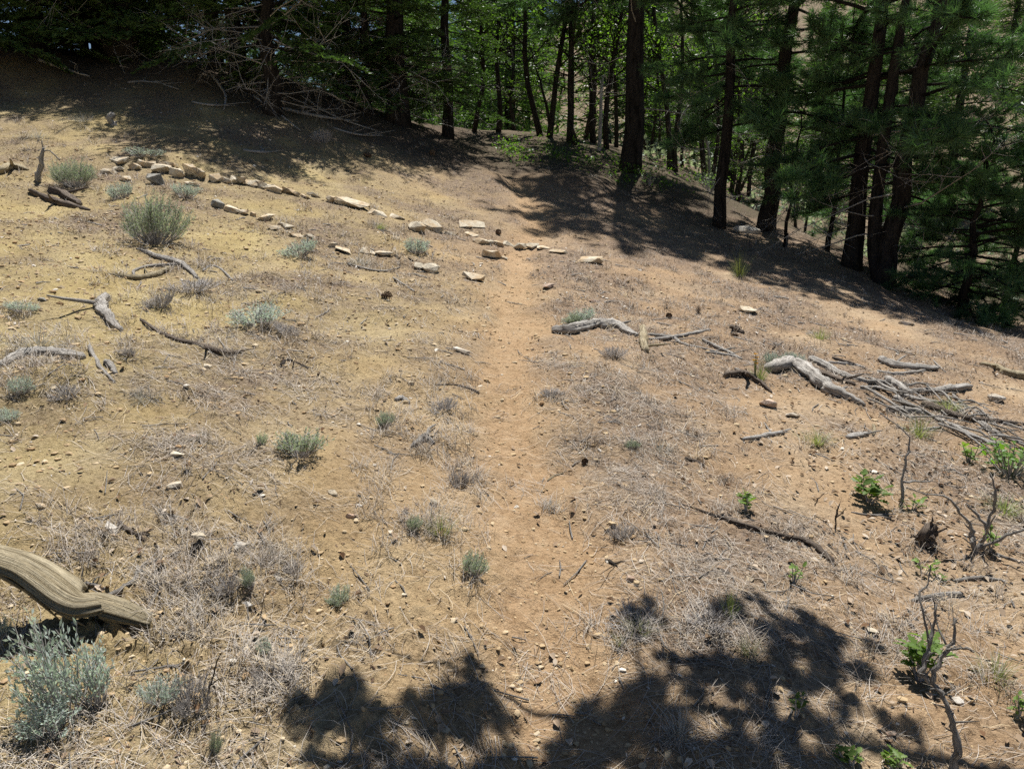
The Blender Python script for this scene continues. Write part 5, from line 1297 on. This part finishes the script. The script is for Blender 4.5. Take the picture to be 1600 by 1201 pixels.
for i, (x, y, sc) in enumerate(sorted(((1.0, 21.5, 0.7), (2.2, 22.6, 0.6), (3.6, 21.0, 0.65), (4.8, 22.5, 0.75), (5.8, 20.5, 0.6), (6.6, 23.0, 0.7), (7.6, 21.0, 0.6), (8.6, 24.0, 0.75), (0.0, 23.0, 0.8), (9.8, 22.5, 0.55), (5.2, 18.2, 0.5), (6.6, 17.6, 0.45), (3.0, 24.5, 0.9), (11.5, 24.5, 0.7)), key=lambda q: q[0] / q[1])):
    o = thing('oak_sapling', f'bright green oak sapling, {ORD[i]} from the left of those sunlit behind the trunks', 'tree', (x, y, Hs(x, y)), i * 2.1, 'sunlit oak saplings behind the trunks', (sc * 1.1, sc * 1.1, sc * 0.8))
    link('trunk', OAK[(i + 2) % 5][0], o); link('crown', OAK[(i + 2) % 5][1], o)
# leafless grey oak limbs
for i, (px, py, az) in enumerate(((1052, 262, 0.4), (1108, 280, 2.8), (936, 236, 1.2))):
    p, s = base_at(px, py); R = random.Random(400 + i)
    o = thing('dead_oak', ('bare pale oak limb arching right of the central pine', 'bare grey oak limb left of the slim pine', 'bare grey oak limb left of the central pine')[i], 'dead tree', p, az)
    mb = MB(); mb.tube(catmull([(0, 0, -0.1), (0.05, 0, 0.7), (0.25, 0.05, 1.3), (0.6, 0.1, 1.65), (0.9, 0.1, 1.6)], 4), lerp_list([0.045, 0.04, 0.035, 0.025, 0.01], 17), 7, ridge=0.08, seed=i)
    link('trunk', mb.mesh('trunk', M['twig']), o)
    for k in range(5): add_bough(o, DEAD[k % 4], 'dead_branch', (0.1 + 0.12 * k, 0.03 * k, 0.8 + 0.18 * k), k * 2.2, 0.2, 0.5, k)

# undergrowth under the thicket: one leafy mass
def undergrowth():
    g = np.random.default_rng(71); R = random.Random(71)
    n = 2400; cen = []
    while len(cen) < 110:
        px = R.uniform(780, 1180); py = 235 + (px - 780) * 0.16 + R.gauss(0, 14)
        p, t = hit(px, py); cen.append((p[0], p[1], R.uniform(0.1, 0.3)))
    cen = np.array(cen); k = g.integers(0, len(cen), n)
    xy = cen[k, :2] + g.normal(0, 0.11, (n, 2)); z = H(xy[:, 0], xy[:, 1]) + g.random(n) ** 1.3 * cen[k, 2] + 0.02
    a = g.random(n) * 6.283; el = g.normal(0.3, 0.5, n); d = np.stack([np.cos(a) * np.cos(el), np.sin(a) * np.cos(el), np.sin(el)], -1)
    s = np.stack([-np.sin(a), np.cos(a), g.normal(0, 0.4, n)], -1); L = g.uniform(0.04, 0.075, n)[:, None]; c = np.c_[xy, z]
    V = np.stack([c, c + d * L * 0.55 + s * L * 0.3, c + d * L, c + d * L * 0.55 - s * L * 0.3], 1).reshape(-1, 3)
    o = link('undergrowth', arrays_mesh('undergrowth', V, np.arange(n * 4).reshape(-1, 4), M['oakleaf']))
    tag(o, 'low green leafy undergrowth at the foot of the oak thicket', 'undergrowth'); o['kind'] = 'stuff'
undergrowth()

# ------------------------------------------------------------------ woods behind: far trees with shared crowns
def far_crown(seed, h):
    R = random.Random(seed); lv = MB(); tr = MB()
    tr.tube([(0, 0, -0.4), (0.03, 0, h * 0.35), (0, 0.05, h * 0.7), (0, 0, h * 0.98)], [0.14, 0.11, 0.07, 0.015], 7, ridge=0.05, seed=seed)
    nbr = 76
    for k in range(nbr):
        f = (k + R.random()) / nbr; z = h * (0.05 + 0.95 * f); a = k * 2.4; l = h * (0.25 * (1 - f) + 0.035) * R.uniform(0.7, 1.25)
        d = Vector((math.cos(a), math.sin(a), -0.2 + 0.55 * f)); s = Vector((-math.sin(a), math.cos(a), 0))
        e = Vector((0, 0, z)) + d * l; tr.tube([(0, 0, z), e.lerp(Vector((0, 0, z)), 0.5), e], [0.022, 0.015, 0.006], 3, cap=False)
        for j in range(int(40 + 110 * (1 - f))):
            u = R.uniform(0.15, 1.05); c = Vector((0, 0, z)) + d * l * u + s * R.gauss(0, 0.22) * l * (1.1 - u * 0.5) + Vector((0, 0, R.gauss(0, 0.07)))
            v = (d + s * R.gauss(0, 0.8) + Vector((0, 0, R.gauss(0, 0.5)))).normalized()
            needle(lv, c, v, R.uniform(0.13, 0.25), R.uniform(0.03, 0.05), R, 0)
    return tr.mesh('far_trunk', M['bark']), lv.mesh('far_crown', M['fir'])
FARM = [far_crown(80 + k, 6.0) for k in range(4)]
R = random.Random(77); FAR = []
while len(FAR) < 64:
    a = R.uniform(-0.62, 0.72); y = R.choice((R.uniform(21.5, 34), R.uniform(28, 58), R.uniform(45, 85)))
    x = a * y
    if x > -2.5 and y < 25.5: continue
    if x > 4 and R.random() < 0.35: continue
    if -9 < x < -2.5 and y < 20.5: continue
    if all((x - q[0]) ** 2 + (y - q[1]) ** 2 > (0.055 * y + 0.5) ** 2 for q in FAR): FAR.append((x, y, R.uniform(0.8, 1.35) * (1 + 0.006 * y)))
FAR = sorted(FAR, key=lambda a: a[1])
bands = {}
for i, (x, y, sc) in enumerate(FAR): bands.setdefault(i // 16, []).append((x, y, sc))
k = 0
for b, tag_ in enumerate(('nearest line of woods behind the trail', 'second line of woods', 'third line of woods on the far slope', 'farthest line of woods on the far slope')):
    for i, (x, y, sc) in enumerate(sorted(bands.get(b, []), key=lambda a: a[0] / a[1])):
        k += 1
        o = thing('background_conifer', f'conifer, {ORD[i]} from the left in the {tag_}', 'tree', (x, y, Hs(x, y)), k * 1.3, 'background conifers', (sc, sc, sc * (0.9 + 0.25 * ((k * 7) % 5) / 4)))
        link('trunk', FARM[k % 4][0], o); link('crown', FARM[k % 4][1], o)
def far_brush():
    g = np.random.default_rng(91); n = 16000
    cen = np.c_[g.uniform(2, 42, 260), g.uniform(19, 70, 260)]; cen = cen[cen[:, 0] < cen[:, 1] * 0.85]
    sz = g.uniform(0.35, 0.9, len(cen)); k = g.integers(0, len(cen), n)
    v = g.normal(0, 1, (n, 3)); v /= np.linalg.norm(v, axis=1, keepdims=True); v *= (g.random(n) ** 0.4)[:, None] * sz[k][:, None]
    c = np.c_[cen[k] + v[:, :2], H(cen[k, 0], cen[k, 1]) + np.abs(v[:, 2]) * 0.8]
    d = g.normal(0, 1, (n, 3)); d /= np.linalg.norm(d, axis=1, keepdims=True); s = np.cross(d, g.normal(0, 1, (n, 3))); s /= np.linalg.norm(s, axis=1, keepdims=True)
    L = g.uniform(0.08, 0.16, n)[:, None]
    V = np.stack([c, c + d * L * 0.5 + s * L * 0.3, c + d * L, c + d * L * 0.5 - s * L * 0.3], 1).reshape(-1, 3)
    o = link('hillside_brush', arrays_mesh('hillside_brush', V, np.arange(n * 4).reshape(-1, 4), M['rabbit']))
    tag(o, 'low grey green brush dotting the far hillside behind the pines', 'brush'); o['kind'] = 'stuff'
far_brush()

# ------------------------------------------------------------------ the pine over the viewer whose boughs shade the foreground
def tuft_mesh(nm, seed):
    R = random.Random(seed); mb = MB()
    for q in range(7):
        ax = Vector((R.gauss(0, 1), R.gauss(0, 1), R.gauss(0.2, 0.6))).normalized(); e = ax * R.uniform(0.04, 0.13)
        mb.tube([(0, 0, 0), e * 0.5, e], [0.006, 0.005, 0.003], 3, 0, cap=False)
        tuft(mb, e, ax, 0.11, 150, 0.0075, R, 0.06)
    return mb.mesh(nm, [M['bark'], M['needle']])
def shade_pine():
    TU = [tuft_mesh('needle_tuft', 41 + k) for k in range(4)]
    R = random.Random(8)
    bx, by = 3.1, 2.6; bz = Hs(bx, by)
    t = thing('pine_tree', 'pine just right of the viewer whose boughs shade the foreground', 'tree', (bx, by, bz))
    mb = MB(); mb.tube(catmull([(0, 0, -0.15), (0.02, 0, 0.3), (0.05, 0.05, 2.0), (0.0, 0.1, 4.5), (0.05, 0.1, 7.5)], 4), lerp_list([0.2, 0.14, 0.12, 0.09, 0.02], 17), 12, ridge=0.06, seed=2); link('trunk', mb.mesh('trunk', M['bark']), t)
    B = Vector((bx, by, bz))
    blobs = [(490, 1115, .7), (545, 1095, 1), (590, 1125, .9), (530, 1135, .7), (690, 1075, .8), (778, 1085, .7), (800, 1192, 1), (850, 1188, 1), (820, 1160, .6), (740, 1060, .8), (730, 1100, 1), (700, 1110, .7), (690, 1190, 1), (830, 1185, 1), (620, 1195, .8), (900, 1090, .8), (950, 1075, .9),
             (900, 1120, 1), (960, 1115, 1), (1010, 1075, 1), (1030, 1120, 1), (1010, 1165, .9), (1120, 1050, .9), (1170, 1060, .9), (1080, 1080, .8), (1220, 1035, .9), (1240, 1000, .8), (1270, 985, .8), (1300, 1000, .7), (1265, 1025, 1), (1270, 1065, .8), (1245, 1125, .7), (1290, 1150, .7), (1295, 1030, .8), (1240, 1085, .8),
             (1090, 1175, 1), (1150, 1175, 1), (1210, 1160, .9), (1260, 1190, .9), (1050, 1035, .6), (985, 955, .55), (1010, 965, .5), (1130, 965, .6), (560, 1200, .7), (900, 1200, 1), (1000, 1205, 1), (1090, 1215, 1), (1180, 1215, 1), (1300, 1215, 1), (780, 1220, 1), (680, 1230, 1), (1420, 1150, .6), (1330, 1110, .5)]
    clumps = []
    for i, (px, py, sc) in enumerate(blobs):
        g, _ = hit(px, py); hh = 2.55 + 0.55 * ((i * 37) % 11) / 10
        q = g + SUN * (hh / SUN[2]); clumps.append((Vector(q) - B, sc))
    mainpts = catmull([(0.03, 0.08, 2.6), (-0.7, 0.28, 2.9), (-1.5, 0.38, 3.05), (-2.4, 0.5, 3.15), (-3.5, 0.6, 3.25)], 6)
    main2 = catmull([(0.02, 0.07, 2.3), (-0.6, 0.12, 2.6), (-1.3, 0.12, 2.85), (-2.2, 0.22, 3.0), (-3.2, 0.3, 3.1)], 6)
    for pts, r in ((mainpts, 0.035), (main2, 0.03)):
        mb = MB(); mb.tube(pts, lerp_list([r, r * 0.8, r * 0.55, r * 0.2], len(pts)), 7, ridge=0.05); link('limb', mb.mesh('limb', M['bark']), t)
    allp = mainpts + main2
    allp = list(allp)
    clumps.sort(key=lambda q: min((a - q[0]).length for a in mainpts + main2))
    for i, (c, sc) in enumerate(clumps):
        near = min(allp, key=lambda a: (a - c).length); allp.append(c)
        mb = MB(); mid = near.lerp(c, 0.5) + Vector((0, 0, 0.04)); mb.tube([near, mid, c], [0.010, 0.008, 0.005], 4, cap=False); tw = link('twig', mb.mesh('twig', M['bark']), t)
        for q in range(3):
            o = link('needle_tuft', TU[(i + q) % 4], tw); o.location = c + (Vector((R.gauss(0, 0.06), R.gauss(0, 0.06), R.gauss(0, 0.05))) if q else Vector()); o.rotation_euler = (R.uniform(0, 6), R.uniform(0, 6), R.uniform(0, 6)); o.scale = (sc * (0.66, 0.55, 0.5)[q],) * 3
    for k in range(22):
        f = (k + R.random()) / 22; z = 4.3 + 3.1 * f; az = k * 2.4
        if -2.6 < ((az + math.pi) % (2 * math.pi) - math.pi) < 0.9 or f > 0.6: add_bough(t, R.choice(PINE), 'bough', (0.02, 0.1, z), az, -0.1 + 0.6 * f, 0.7 * (1.1 - 0.6 * f))
shade_pine()
